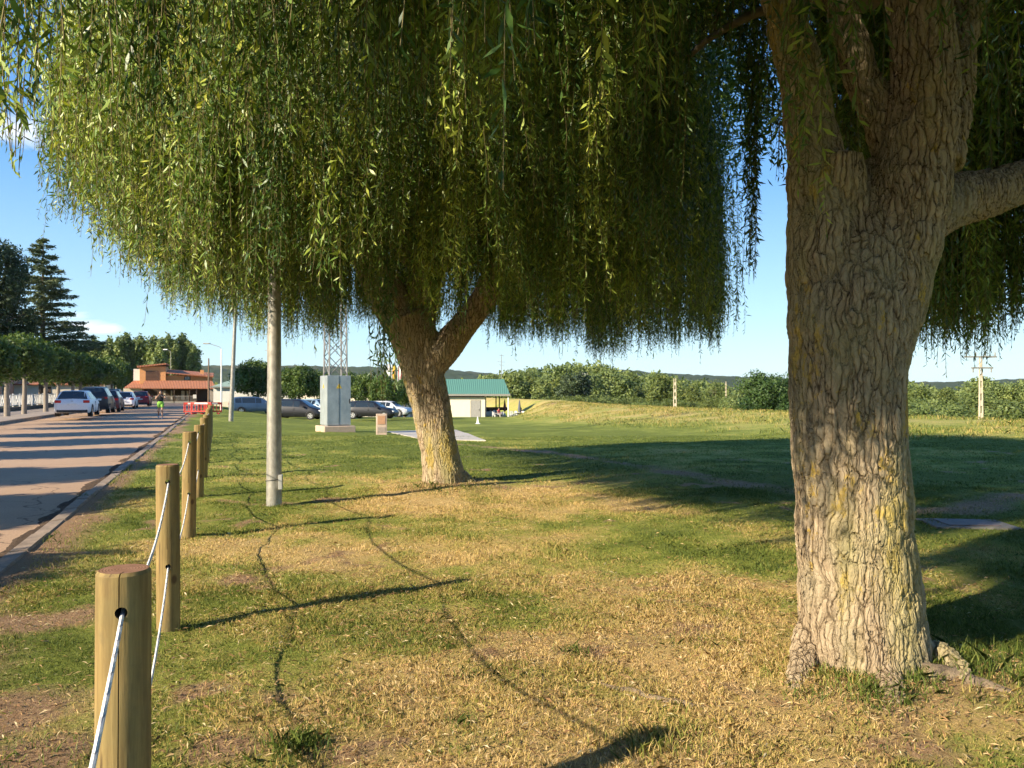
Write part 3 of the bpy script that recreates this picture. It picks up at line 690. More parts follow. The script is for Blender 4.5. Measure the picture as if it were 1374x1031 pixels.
sp = N(nt, 'ShaderNodeSeparateXYZ'); nt.links.new(co, sp.inputs[0])
rr_ = mth(nt, 'SQRT', mth(nt, 'ADD', mth(nt, 'MULTIPLY', sp.outputs[0], sp.outputs[0]), mth(nt, 'MULTIPLY', sp.outputs[1], sp.outputs[1])))
ring = mth(nt, 'SINE', mth(nt, 'ADD', mth(nt, 'MULTIPLY', rr_, 800), mth(nt, 'MULTIPLY', noise(nt, co, 12, 3), 9)))
bsdf(nt, out, ramp(nt, mth(nt, 'ADD', mth(nt, 'MULTIPLY', ring, .3), noise(nt, co, 30, 4)), [(.2, (.17, .085, .05)), (.8, (.34, .19, .12))]), .85, 0, .2)
m_hole = M('hole_dark_wood', (.05, .032, .015), .9)
m_rope, nt, out = newmat('braided_white_rope'); co = objco(nt)
wv = N(nt, 'ShaderNodeTexWave', wave_type='BANDS', bands_direction='Z'); wv.inputs['Scale'].default_value = 26; wv.inputs['Distortion'].default_value = 2.5; nt.links.new(co, wv.inputs['Vector'])
bsdf(nt, out, ramp(nt, wv.outputs['Fac'], [(.0, (.30, .31, .34)), (.12, (.70, .70, .70)), (1, (.82, .81, .78))]), .75, 0, .3, wv.outputs['Fac'], .5, .003)
def make_post():
    """turned log with chamfered top and two drilled holes, cut with real holes"""
    n = 40; prof = [(.072, -.3), (.073, .0), (.074, .5), (.073, 1.0), (.0725, 1.095), (.066, 1.105)]
    V = []; F = []
    for r, z in prof:
        for k in range(n):
            t = 2*math.pi*k/n; q = 1+.012*math.sin(2*t+1)+.006*math.sin(5*t+z*3); V.append((r*q*math.cos(t), r*q*math.sin(t), z))
    for i in range(len(prof)-1):
        for k in range(n): F.append((i*n+k, i*n+(k+1) % n, (i+1)*n+(k+1) % n, (i+1)*n+k))
    F.append(tuple((len(prof)-1)*n+k for k in range(n))); F.append(tuple(range(n))[::-1])
    base = mk('tmp_post', V, F); base.data.materials.append(m_post); base.data.materials.append(m_postend); base.data.materials.append(m_hole)
    base.data.polygons[len(F)-2].material_index = 1
    cuts = []
    for z in (.995, .435):
        c = MB().tube([(-DV[0]*.2, -DV[1]*.2, z), (DV[0]*.2, DV[1]*.2, z)], .0165, 20).build('tmp_cut', m_hole); cuts.append(c)
        md = base.modifiers.new('c', 'BOOLEAN'); md.operation = 'DIFFERENCE'; md.object = c; md.solver = 'EXACT'; md.material_mode = 'TRANSFER'
    cr = MB().box(.020-.0015, .020+.0015, -.2, -.040, .55, 1.3).build('tmp_cut', m_hole); cuts.append(cr)
    md = base.modifiers.new('c', 'BOOLEAN'); md.operation = 'DIFFERENCE'; md.object = cr; md.solver = 'EXACT'; md.material_mode = 'TRANSFER'
    me = bpy.data.meshes.new_from_object(base.evaluated_get(bpy.context.evaluated_depsgraph_get())); me.name = 'wooden_post'
    for q in cuts+[base]: bpy.data.objects.remove(q)
    o = bpy.data.objects.new('wooden_post', me); COL.objects.link(o); auto(o, 30); return o
post0 = make_post()
POSTS = [(-1.128, 2.3), (-2.30, 5.3), (-3.535, 8.65), (-4.68, 11.8), (-5.72, 14.65), (-6.85, 17.7), (-8.0, 20.8), (-9.15, 23.9), (-10.3, 27.0)]
pn = ['nearest wooden rope post, cut off by the bottom edge of the photo', 'second wooden rope post from the camera, beside the verge', 'third wooden rope post from the camera', 'fourth wooden rope post from the camera',
      'fifth wooden rope post from the camera', 'sixth wooden rope post, mostly hidden behind the nearer ones', 'seventh wooden rope post from the camera', 'eighth wooden rope post, small in the distance', 'farthest wooden rope post before the red barriers']
tops = []
for i, (x, y) in enumerate(POSTS+[(.12, -.72)]):
    o = post0 if i == 0 else post0.copy()
    if i: COL.objects.link(o)
    z = T(x, y)+(0 if i != 2 else .04); zz = [0, .02, .03, .0, .02, -.02, .01, .0, .02, 0][i]
    o.location = (x, y, z+zz-.02); o.rotation_euler = (random.uniform(-.012, .012), random.uniform(-.012, .012), 0 if i == 0 else random.uniform(-.15, .15))
    tag(o, (pn+['wooden rope post behind the camera position, outside the photo'])[i], 'post', 'wooden posts carrying the white ropes')
    tops.append((x, y, z+zz-.02))
chain = [tops[-1]]+tops[:-1]
for hz, lab in ((.992, 'upper white braided rope threaded through the wooden posts'), (.432, 'lower white braided rope threaded through the wooden posts')):
    P = []
    for (a, b) in zip(chain[:-1], chain[1:]):
        L = math.hypot(b[0]-a[0], b[1]-a[1])
        for k in range(16):
            t = k/16; P.append((a[0]+(b[0]-a[0])*t, a[1]+(b[1]-a[1])*t, a[2]+(b[2]-a[2])*t+hz-.12*4*t*(1-t)-.0))
    P.append((chain[-1][0], chain[-1][1], chain[-1][2]+hz))
    tag(auto(MB().tube(P, .0062, 8).build('rope', m_rope)), lab, 'rope', 'ropes between the wooden posts')
# ---------------------------------------------------------------- poles
m_galv, nt, out = newmat('galvanised_steel'); co = objco(nt)
n_ = noise(nt, mapping(nt, co, (1, 1, .5)), 14, 5, .7)
bsdf(nt, out, ramp(nt, n_, [(.35, (.22, .21, .18)), (.65, (.38, .36, .31))]), .5, .35, .5, n_, .15, .01)
m_dark = M('dark_plastic', (.03, .03, .032), .5); m_white = M('white_paint', (.78, .77, .74), .5, 0, .06)
x, y, z = G(368, 679)
lp = empty('street_lamp', (x, y, z), 0, 'thick galvanised lamp post rising into the willow crown, small box strapped near its foot', 'lamp post')
auto(MB().tube([(0, 0, -.3), (0, 0, 0), (.0, 0, 2.6), (-.01, 0, 9)], [.108, .106, .09, .05], 32).build('pole', m_galv, lp))
bx = MB().box(.075, .125, -.15, -.04, .24, .44); bx.rot(0, R(10)); bx.build('junction_box', M('grey_plastic', (.38, .38, .36), .5), lp, bevel=.006)
auto(MB().tube([(.112*math.cos(t*.35), .112*math.sin(t*.35), .36+.015*math.sin(t*.35+2.)) for t in range(19)], .004, 6).build('cable_strap', m_dark, lp))
auto(MB().tube([(-.01, 0, 8.8), (.1, .3, 9.1), (.3, 1.0, 9.2)], [.03, .03, .028], 10).build('arm', m_galv, lp))
MB().box(.2, .42, .9, 1.6, 9.13, 9.26).build('lamp_head', m_galv, lp, bevel=.04)
def pole(name, xpx, Y, ybase, ytop, r, label, cat, mat=m_galv, lean=0):
    X = PX(xpx, Y); zb = PZ(ybase, Y); zt = PZ(ytop, Y)
    e = empty(name, (X, Y, zb), 0, label, cat)
    auto(MB().tube([(0, 0, -.6), (0, 0, 0), (lean, 0, zt-zb)], [r, r, r*.6], 12).build('pole', mat, e)); return e, zt-zb
e, h = pole('street_lamp', 310, 43.5, 562, 385, .13, 'slender grey lamp post standing on the grass left of the blue estate car', 'lamp post', lean=.28)
auto(MB().tube([(.28, 0, h-.1), (0, 0, h+.3), (-.8, 0, h+.45)], .03, 8).build('arm', m_galv, e)); MB().box(-1.3, -.7, -.14, .14, h+.42, h+.52).build('lamp_head', m_galv, e, bevel=.03)
e, h = pole('street_lamp', 297, 70, 549, 468, .085, 'thin white lamp post with one arm reaching left, near the green-roofed white building', 'lamp post', m_white)
auto(MB().tube([(0, 0, h-.05), (-.15, 0, h+.15), (-1.1, 0, h+.45)], .022, 8).build('arm', m_galv, e)); MB().box(-1.6, -1.0, -.12, .12, h+.40, h+.5).build('lamp_head', m_galv, e, bevel=.03)
e, h = pole('utility_pole', 280, 98, 541, 481, .13, 'brown wooden pole in front of the right end of the orange building', 'pole', M('pole_wood', (.17, .12, .08), .9))
e, h = pole('street_lamp', 229, 118, 520, 472, .06, 'thin grey lamp post rising behind the orange building', 'lamp post', m_galv)
auto(MB().tube([(0, 0, h), (-.6, 0, h+.3)], .03, 6).build('arm', m_galv, e)); MB().box(-1.1, -.5, -.14, .14, h+.25, h+.38).build('lamp_head', m_white, e)
e, h = pole('antenna_mast', 359, 95, 540, 446, .1, 'thin antenna mast with short cross bars behind the lamp post', 'antenna', m_galv)
for zz, w_ in ((h-.25, .65), (h-2.2, .35)): MB().box(-w_, w_, -.03, .03, zz-.03, zz+.03).build('cross_bar', m_galv, e)
# concrete power poles beyond the bank
m_pole = M('pole_concrete', (.55, .47, .34), .85, 0, .15)
def powerpole(xpx, Y, ytop, r, label, arms=(), zb=-2.0, mat=m_pole):
    X = PX(xpx, Y); zt = PZ(ytop, Y); h = zt-zb
    e = empty('utility_pole', (X, Y, zb), 0, label, 'utility pole', 'utility poles beyond the grassy bank')
    m = MB(); n = int(h/.9)
    for k in range(n+1):   # two flanges joined by webs
        z0 = h*k/(n+1); z1 = h*(k+1)/(n+1); q = r*(1-.35*k/n)
        for s in (-1, 1): m.box(s*q-.3*q if s > 0 else -q, q if s > 0 else -q+.3*q, -q*.7, q*.7, z0, z1)
        m.box(-q*.72, q*.72, -q*.5, q*.5, z0, z0+(z1-z0)*.45)
    m.build('shaft', mat, e)
    for dz, w_, off in arms:
        a = MB().box(-w_+off, w_+off, -.06, .06, h-dz-.05, h-dz+.05); a.build('cross_arm', m_galv, e)
        for k in range(4 if w_ > .9 else 3):
            xx = -w_+off+.1+k*(2*w_-.2)/(3 if w_ > .9 else 2)
            MB().tube([(xx, 0, h-dz+(-.3 if dz > .5 else .05)), (xx, 0, h-dz+(-.05 if dz > .5 else .3))], .045, 6).build('insulator', m_galv, e)
    return e
powerpole(1316, 52, 478, .13, 'cream concrete power pole with two cross arms right of the near willow', ((.05, 1.05, 0), (.78, .7, .1)), -1.9)
powerpole(905.5, 100, 508, .22, 'plain cream concrete pole in front of the wooded hill', (), -2.2)
powerpole(785, 135, 501, .20, 'white concrete pole beside dark tree below the wooded hill', ((.2, .5, 0),), -2.2, m_white)
powerpole(974, 190, 512, .16, 'thin bare pole far off left of the dark green tree', (), -2.5)
# ---------------------------------------------------------------- lattice mast, cabinet, plinth
m_zinc, nt, out = newmat('grey_zinc_sheet'); co = objco(nt)
n_ = noise(nt, mapping(nt, co, (1, 1, .6)), 2.2, 6, .75)
bsdf(nt, out, ramp(nt, n_, [(.35, (.27, .31, .32)), (.7, (.42, .46, .46))]), .45, .25, .5)
Y = 34.; X = PX(450, Y); z = PZ(580.5, Y)
e = empty('lattice_mast', (X, Y, z), 0, 'galvanised lattice mast rising from a grey metal cabinet on a concrete plinth', 'mast')
a30 = R(30)
b_ = MB().box(-.68, .68, -.68, .68, -.5, .30); b_.rot(0, a30).build('plinth', M('plinth_concrete', (.48, .36, .26), .9, 0, .2, 3, bs=.5), e, bevel=.03)
b_ = MB().box(-.515, .515, -.515, .515, .34, 2.44); b_.box(-.47, .47, -.47, .47, .30, .34)
b_.rot(0, a30); cab = b_.build('cabinet', m_zinc, e, bevel=.012)
b_ = MB().box(-.008, .008, -.523, -.515, .36, 2.42).box(.44, .48, -.54, -.515, 1.25, 1.45).rot(0, a30); b_.build('door_seam', m_dark, cab)
m_warn = M('warning_yellow', (.62, .42, .05), .6)
def warn(parent, cx, face, s):
    # yellow triangle with a black lightning flash
    t = [(-s, -s*.85), (s, -s*.85), (0, s*.95)]
    bolt = [(.05, .5), (-.22, -.05), (.0, -.02), (-.12, -.6), (.25, .08), (.02, .05), (.2, .5)]
    for poly, mat, d in ((t, m_warn, .003), ([(u*s*.7, v*s*.7-.1*s) for u, v in bolt], m_dark, .006)):
        m = MB()
        if face == 'front': m.prism([(cx+u, 2.0+v) for u, v in poly], -.517-d, -.5165)
        else:
            m.prism([(cx+u, 2.0+v) for u, v in poly], -.517-d, -.5165); m.rot(0, -math.pi/2)
        m.rot(0, a30); m.build('warning_sign' if mat is m_warn else 'lightning_symbol', mat, parent)
warn(cab, .0, 'front', .13); warn(cab, 0, 'side', .11)
m = MB(); W0, W1, H0, H1 = .40, .30, 2.3, 12.
def lw(z): return W0+(W1-W0)*(z-H0)/(H1-H0)
for sx_, sy_ in ((1, 1), (1, -1), (-1, 1), (-1, -1)): m.tube([(sx_*W0, sy_*W0, H0-1.5), (sx_*W1, sy_*W1, H1)], .038, 4)
zz = 2.45
while zz < H1-.8:
    z2 = zz+.8; a_ = lw(zz); c_ = lw(z2)
    for k in range(4):
        i0 = len(m.V); fl = k % 2
        m.tube([(-a_, -a_, zz), (c_, -c_, z2)], .018, 4); m.tube([(a_, -a_, zz), (-c_, -c_, z2)], .018, 4)
        m.rot(i0, k*math.pi/2)
    zz = z2
m.rot(0, a30); m.build('lattice', M('shaded_galvanised', (.17, .17, .17), .6, .3), e)  # darker copy of the galvanised steel, shade put into its colour
# stone marker
x, y, z = G(512, 583.5)
e = empty('stone_marker', (x, y, z), R(12), 'upright reddish stone marker beside the concrete slab on the lawn', 'marker stone')
MB().box(-.215, .215, -.08, .08, -.2, .84).build('stone', M('pinkish_stone', (.50, .38, .29), .85, 0, .25, 5, bs=.5), e, bevel=.02)
pq = MB().box(-.15, .15, -.095, -.08, .42, .76).build('plaque', M('terracotta_plaque', (.46, .25, .14), .6, 0, .2, 9), e, bevel=.005)
MB().box(-.16, .16, -.09, -.08, .08, .30).build('lower_plaque', M('worn_plaque', (.33, .27, .22), .7, 0, .3, 20), e, bevel=.004)
x, y, z = G(641, 569)
e = empty('marker_peg', (x, y, z), 0, 'small white peg in the lawn in front of the green-roofed hut', 'peg')
MB().prism([(-.10, 0), (.10, 0), (.03, .5), (-.03, .5)], -.06, .06).build('peg', m_white, e, bevel=.01); MB().box(-.17, .17, -.1, .1, -.05, .04).build('foot', m_white, e)
# manhole slab in the shade on the right
x, y, z = G(1296, 704)
e = empty('manhole_cover', (x, y, z), R(-6), 'flat grey concrete manhole slab in the shaded grass at right', 'manhole cover')
MB().box(-.48, .48, -.33, .33, -.1, .018).build('frame', M('old_concrete', (.15, .14, .12), .9, 0, .25, 6, bs=.6), e, bevel=.015)
MB().box(-.30, .30, -.22, .22, .018, .028).build('lid', M('rusty_lid', (.13, .10, .09), .7, .3, .3, 9), e, bevel=.006)
# barriers
m_red = M('red_plastic', (.50, .05, .035), .5, 0, .1)
def barrier():
    e = empty('barrier', (0, 0, 0)); W_, H_ = .72, .76
    fr = MB().box(-W_, W_, -.03, .03, H_-.14, H_).box(-W_, W_, -.03, .03, .14, .22).box(-W_, -W_+.07, -.03, .03, .1, H_).box(W_-.07, W_, -.03, .03, .1, H_)
    fr.build('frame', m_red, e, bevel=.015)
    bars = MB()
    for k in range(7): xx = -W_+.12+k*.2; bars.box(xx-.02, xx+.02, -.015, .015, .2, H_-.13)
    bars.build('bars', m_red, e)
    for s in (-.5, .5): MB().box(s-.05, s+.05, -.28, .28, 0, .1).build('foot', m_red, e, bevel=.02)
    MB().box(-.45, .45, -.035, -.031, H_-.125, H_-.02).build('reflective_strip', M('reflector_white', (.7, .6, .55), .4), e)
    return e
b0_ = barrier()
for i, (px, Y, rz, lab) in enumerate(((262, 51.0, .12, 'left red plastic crowd barrier across the grass verge'), (270, 50.0, -.15, 'middle red plastic crowd barrier at the verge'), (282, 50.6, .55, 'right red plastic crowd barrier at the end of the post row'))):
    o = b0_ if i == 0 else copy_tree(b0_)
    o.location = (PX(px, Y), Y, PZ(556, Y)); o.rotation_euler = (0, 0, rz); tag(o, lab, 'barrier', 'red barriers beside the road')
# ---------------------------------------------------------------- cars
m_tyre = M('tyre_rubber', (.02, .02, .02), .85); m_rim = M('alloy_rim', (.55, .55, .56), .35, .8, .05)
m_glass, nt, out = newmat('car_glass'); bsdf(nt, out, (.02, .028, .032), .06, 0, .9)
m_tl = M('tail_lamp', (.5, .02, .015), .25); m_hl = M('head_lamp', (.75, .76, .78), .15, .2, .03); m_plate = M('plate_white', (.75, .75, .72), .5)
def paint(name, c): return M(name, c, .38, .0, .04, 2, .45, 0, .12)
def make_car(style, col, label, px, Y, ybase, ang, L=4.2, W_=1.78, Hh=1.47, roof=None):
    """style profile: list of (x/L from the rear, belt z, top z, cabin?)"""
    prof = {'hatch': [(0, .62, .66, 0), (.012, .80, .86, 0), (.035, .88, .95, 0), (.10, .93, .985, 1), (.22, .92, 1.0, 1), (.50, .885, 1.0, 1), (.60, .865, .95, 1), (.735, .83, .70, 0), (.90, .60, .62, 0), (.975, .46, .52, 0), (1, .38, .42, 0)],
            'mpv': [(0, .62, .60, 0), (.01, .72, .74, 0), (.03, .66, .80, 0), (.065, .64, .96, 1), (.20, .63, 1.0, 1), (.48, .61, 1.0, 1), (.60, .60, .95, 1), (.80, .56, .62, 0), (.93, .48, .54, 0), (.98, .40, .46, 0), (1, .34, .38, 0)]}
    prof['hatch'] = [(x_, (.64 if c_ else b_*.72), t_ if c_ else t_*.70, c_) for x_, b_, t_, c_ in prof['hatch']]
    prof['hatch'][7] = (.745, .62, .65, 0); prof['hatch'][8] = (.92, .54, .58, 0); prof['hatch'][9] = (.98, .42, .46, 0); prof['hatch'][10] = (1, .34, .36, 0)
    pr = prof[style]
    e = empty('parked_car', (PX(px, Y), Y, PZ(ybase, Y)), ang, label, 'car', 'cars parked by the road and on the grass')
    mat = paint(col[0], col[1]); V = []; body = []; glass = []
    hw = W_/2
    for i, (x_, b_, t_, c_) in enumerate(pr):
        X = (x_-.5)*L; end = i in (0, len(pr)-1); nend = i in (1, len(pr)-2)
        w0 = hw*(.80 if end else .93 if nend else 1.0); zb = Hh*(.26 if end else .17 if nend else .145)
        tz = t_*Hh; bz = b_*Hh; wt = hw*(.70 if c_ else (.72 if not end else .6))
        half = [(0, zb), (w0*.90, zb), (w0*.985, zb+.10), (w0, (zb+bz)*.5), (w0*.965, bz), (wt, tz-(.05 if c_ else .0)), (wt*.86, tz), (0, tz+(.02 if not end else 0))]
        if not c_: half[4] = (w0*.94, min(bz, tz-.02)); half[5] = (w0*.86, tz-.01); half[6] = (w0*.66, tz)
        V += [(X, a_, z_) for a_, z_ in half]+[(X, -a_, z_) for a_, z_ in half[1:-1][::-1]]
    n = 14
    for i in range(len(pr)-1):
        ca, cb = pr[i][3], pr[i+1][3]
        for k in range(n):
            k2 = (k+1) % n; f = (i*n+k, i*n+k2, (i+1)*n+k2, (i+1)*n+k)
            side = k in (4, 9); topf = k in (5, 6, 7, 8)
            if (ca and cb and side) or (ca != cb and topf): glass.append(f)
            else: body.append(f)
    body.append(tuple(range(n))); body.append(tuple((len(pr)-1)*n+k for k in range(n))[::-1])
    Vn = [Vector(v) for v in V]
    bo = mk('body', V, body+glass, mat, e); auto(bo, 50)
    gm = MB()
    for f in glass:   # inset panes sitting just proud of the shell so the pillars stay painted
        q = [Vn[i] for i in f]; c = sum(q, Vector())/4; nm = (q[1]-q[0]).cross(q[2]-q[0])
        if nm.length < 1e-6: nm = (q[2]-q[0]).cross(q[3]-q[0])
        nm.normalize()
        if nm.dot(c-Vector((c.x*.6, 0, .8))) < 0: nm = -nm
        vert = abs(nm.z) < .5 and abs(nm.y) > .4
        w2 = [Vector((c.x+(p.x-c.x)*.9, p.y*.95, c.z+(p.z-c.z)*.9))+nm*.008 for p in q]
        if vert: w2 = [c+Vector(((p-c).x*.93, (p-c).y*.86, (p-c).z*.84))+nm*.008 for p in q]
        gm.add(w2, [(0, 1, 2, 3)])
    gm.build('windows', m_glass, bo)
    R_ = .315 if style == 'hatch' else .32
    for sx_ in (-.315, .305):
        for s in (-1, 1):
            X = sx_*L
            w_ = MB().tube([(X, s*(hw-.22), R_), (X, s*(hw+.012), R_)], R_, 24); wo_ = auto(w_.build('wheel', m_tyre, e))
            auto(MB().tube([(X, s*(hw-.03), R_), (X, s*(hw+.018), R_)], R_*.64, 20).build('rim', m_rim, wo_))
            ms = MB()
            for k in range(5):
                t = k*2*math.pi/5+.3; ms.prism([(X+R_*.2*math.cos(t), R_+R_*.2*math.sin(t)), (X+R_*.58*math.cos(t+.36), R_+R_*.58*math.sin(t+.36)), (X+R_*.58*math.cos(t+.9), R_+R_*.58*math.sin(t+.9))], s*(hw+.019), s*(hw+.022))
            ms.build('rim_gap', m_dark, wo_)
            arc = MB(); P = [(X+(R_+.045)*math.cos(t*math.pi/10), s*(hw-.006), R_+(R_+.045)*math.sin(t*math.pi/10)) for t in range(11)]
            arc.tube(P, .034, 6); auto(arc.build('wheel_arch', m_dark, bo))
    zr = .60*Hh
    xr = -L/2
    for s in (-1, 1):
        MB().box(xr+.005, xr+.16, s*hw*.60 if s > 0 else -hw*.945, hw*.945 if s > 0 else -hw*.60, zr-.10, zr+.05).build('tail_light', m_tl, e, bevel=.02)
        MB().box(L/2-.22, L/2-.05, s*hw*.58 if s > 0 else -hw*.9, hw*.9 if s > 0 else -hw*.58, Hh*.40, Hh*.475).build('headlight', m_hl, e, bevel=.02)
        MB().box(L*.17, L*.17+.12, s*(hw-.02) if s > 0 else -hw-.2, hw+.2 if s > 0 else -(hw-.02), Hh*.60, Hh*.68).build('mirror', mat, e, bevel=.02)
        MB().box(-L*.02, L*.0, s*(hw+.0) if s > 0 else -hw-.015, hw+.015 if s > 0 else -hw, .42*Hh+.1, .42*Hh+.13).build('door_handle', mat, e)
        MB().box(-.006, .006, s*(hw-.03) if s > 0 else -hw-.004, hw+.004 if s > 0 else -(hw-.03), .25, .58*Hh).build('door_gap', m_dark, e)
    MB().box(xr-.012, xr+.05, -.26, .26, zr-.24, zr-.13).build('number_plate', m_plate, e)
    MB().box(xr-.006, xr+.25, -hw*.84, hw*.84, .24, .40).build('bumper', m_dark, e, bevel=.03)
    MB().box(L/2-.2, L/2+.004, -hw*.6, hw*.6, .26, .42).build('grille', m_dark, e, bevel=.02)
    MB().box(xr-.008, xr+.1, -.05, .05, zr-.02, zr+.03).build('badge', m_rim, e)
    return e
AL = R(90)+math.atan(.372)
cw = ('white_paintwork', (.80, .80, .80)); cb_ = ('black_paintwork', (.018, .02, .026)); cr_ = ('dark_red_paintwork', (.09, .02, .03)); crd = ('red_paintwork', (.42, .03, .03)); cbl = ('blue_paintwork', (.05, .095, .17)); cg = ('charcoal_paintwork', (.010, .011, .015)); csl = ('silver_paintwork', (.5, .52, .54))
make_car('hatch', cw, 'white hatchback seen from behind, parked first along the left kerb', 105, 46.5, 558, AL, 4.2, 1.85, 1.47)
make_car('mpv', cb_, 'tall black car parked in front of the white hatchback', 130.5, 53.5, 554, AL, 4.4, 1.85, 1.75)
make_car('hatch', cr_, 'dark red car parked ahead of the tall black car', 146.5, 61, 552, AL, 4.0, 1.8, 1.62)
make_car('mpv', cb_, 'black car in the tree shade behind the small white car', 153, 78, 544, AL, 4.1, 1.75, 1.6)
make_car('hatch', ('pearl_white_paintwork', (.76, .77, .80)), 'small white hatchback parked between the dark cars and the red car', 168.5, 71, 548, AL, 4.0, 1.8, 1.47)
make_car('hatch', crd, 'red hatchback parked farthest up the road', 190, 81, 545, AL, 3.9, 1.7, 1.52)
make_car('mpv', cbl, 'blue estate car parked on the grass beside the lamp post', 342, 75, 555.5, R(30), 4.5, 1.8, 1.62)
make_car('mpv', cg, 'dark grey people carrier parked left of the metal cabinet', 400, 64, 563, R(-6), 4.4, 1.8, 1.64)
make_car('hatch', cg, 'charcoal hatchback parked right of the metal cabinet', 499, 66, 562, R(-8), 4.3, 1.78, 1.47)
make_car('hatch', csl, 'silver car parked behind the charcoal hatchback', 522, 72, 559, R(-14), 4.2, 1.78, 1.4)
make_car('hatch', ('pale_blue_paintwork', (.22, .32, .42)), 'light blue car parked behind the people carrier', 425, 76, 556, R(-25), 4.2, 1.78, 1.45)
# ---------------------------------------------------------------- hills
def yridge(x): return np.interp(x, [-400, 100, 270, 400, 520, 600, 680, 830, 900, 1000, 1060, 1210, 1374, 1900], [496, 490, 495, 494, 497, 500, 503, 500, 505, 511, 512, 516, 514, 500])
az = np.linspace(R(-60), R(60), 520); rr = np.concatenate([np.linspace(650, 2200, 90), np.linspace(2260, 3000, 8)])
AZ, RR = np.meshgrid(az, rr); HX = RR*np.sin(AZ); HYY = RR*np.cos(AZ)
xi = 687+F0*np.tan(np.clip(AZ, -1.2, 1.2)); zr = CAMZ+(HY-yridge(xi))/F0*1800*np.cos(AZ)
k = sst(700, 1800, RR)*(1-.9*sst(2000, 3000, RR))
HZ = -3+(zr+3)*k+(vn(HX, HYY, 180, 3)-.5)*14*k+(vn(HX, HYY, 22, 4)-.5)*6*k+(vn(HX, HYY, 9, 6)-.5)*5*np.minimum(k*3, 1)
idx = np.arange(HZ.size).reshape(HZ.shape)
FQ = np.stack([idx[:-1, :-1], idx[:-1, 1:], idx[1:, 1:], idx[1:, :-1]], -1).reshape(-1, 4)
m_hill, nt, out = newmat('forested_hills'); co = objco(nt)
n1 = noise(nt, co, .05, 6, .75); n2 = noise(nt, co, .004, 4)
bsdf(nt, out, mixc(nt, ramp(nt, n2, [(.55, 0.), (.6, .6)]), ramp(nt, n1, [(.3, (.03, .045, .025)), (.7, (.075, .10, .045))]), (.10, .10, .05)), .95, 0, .05)
tag(mk('hills', np.stack([HX, HYY, HZ], -1).reshape(-1, 3), FQ, m_hill, None, True), kind='structure')
# ---------------------------------------------------------------- leafy crowns
def crown_pts(blobs, n, shell=.55):
    w = np.array([b[3]*b[4]*b[5] for b in blobs])**.67; w /= w.sum()
    out = []; tone = []; nrm = []
    for b, k in zip(blobs, RS.multinomial(n, w)):
        d = RS.normal(size=(k, 3)); d /= np.linalg.norm(d, axis=1)[:, None]
        r = 1-(1-shell)*RS.rand(k)**1.6; r = r*(1+.12*RS.normal(size=k))
        out.append(np.array(b[:3])+d*r[:, None]*np.array(b[3:6])); tone.append(np.clip(.5+RS.normal(0, .14)+RS.normal(0, .14, k), 0, 1)); nrm.append(d)
    return np.concatenate(out), np.concatenate(tone), np.concatenate(nrm)
def crown_mesh(name, blobs, n, size, mat, parent, shell=.5, asp=.6):
    P, t, nr = crown_pts(blobs, n, shell); k = len(P)
    D = RS.normal(size=(k, 3))*.8; D = np.cross(nr+RS.normal(size=(k, 3))*.55, D); D /= np.linalg.norm(D, axis=1)[:, None]
    L = size*RS.uniform(.6, 1.4, k)
    V = leafset(P-D*L[:, None]/2, D, L, L*asp, nr+RS.normal(size=(k, 3))*.6)
    return mk(name, V, np.arange(k*4).reshape(k, 4), mat, parent, False, {'var': ('FACE', t)})
m_plane = leafmat('plane_tree_leaves', [(.2, (.03, .06, .014)), (.5, (.075, .125, .026)), (.8, (.14, .19, .035))], .25, .55, .6)
m_poplar = leafmat('poplar_leaves', [(.2, (.08, .12, .04)), (.5, (.16, .21, .065)), (.8, (.26, .30, .09))], .25, .55, .3)
m_darkc = leafmat('conifer_needles', [(.2, (.05, .075, .04)), (.5, (.10, .135, .06)), (.8, (.16, .19, .08))], .1, .6, .5)
m_darkb = leafmat('dark_broad_leaves', [(.2, (.02, .035, .018)), (.5, (.045, .07, .03)), (.8, (.08, .11, .045))], .12, .6, .5)
m_shrub = leafmat('light_shrub_leaves', [(.2, (.06, .085, .025)), (.5, (.12, .16, .04)), (.8, (.20, .225, .06))], .3, .6, .4)
m_fruit = leafmat('rich_green_leaves', [(.2, (.02, .05, .014)), (.5, (.05, .095, .025)), (.8, (.08, .13, .03))], .2, .55, .5)
m_trunk = M('tree_bark', (.13, .10, .075), .9, 0, .3, 6, bs=.6, zs=.3); m_wash = M('whitewashed_bark', (.26, .22, .175), .9, 0, .3, 5, bs=.5)
def rblobs(R0, H0, H1, n, rb, seed, flat=.8, topk=.7):
    rn = random.Random(seed); B = []
    for i in range(n):
        t = (i+.5)/n; z = H0+(H1-H0)*t; q = R0*math.sqrt(max(.04, 1-(2*t-.85)**2*topk)); a = i*2.4+rn.random(); r = q*math.sqrt(rn.random())*.85
        s = rb*rn.uniform(.75, 1.25); B.append((r*math.cos(a), r*math.sin(a), z, s, s, s*flat))
    return B
def tree(name, blobs, n, size, mat, trunk, tr, tm=m_trunk, shell=.45, limbs=0, asp=.6):
    e = empty(name)
    crown_mesh('crown', blobs, n, size, mat, e, shell, asp)
    m = MB(); m.tube([(0, 0, -.6), (0, 0, 0), (.03, .02, trunk*.6), (0, 0, trunk)], [tr*1.3, tr*1.15, tr*.9, tr*.7], 12)
    for b in random.sample(blobs, min(limbs, len(blobs))): m.tube([(0, 0, trunk*.8), (b[0]*.5, b[1]*.5, (trunk+b[2])/2), b[:3]], [tr*.5, tr*.35, tr*.12], 6)
    auto(m.build('trunk', tm, e), 60); return e
ALLP = []
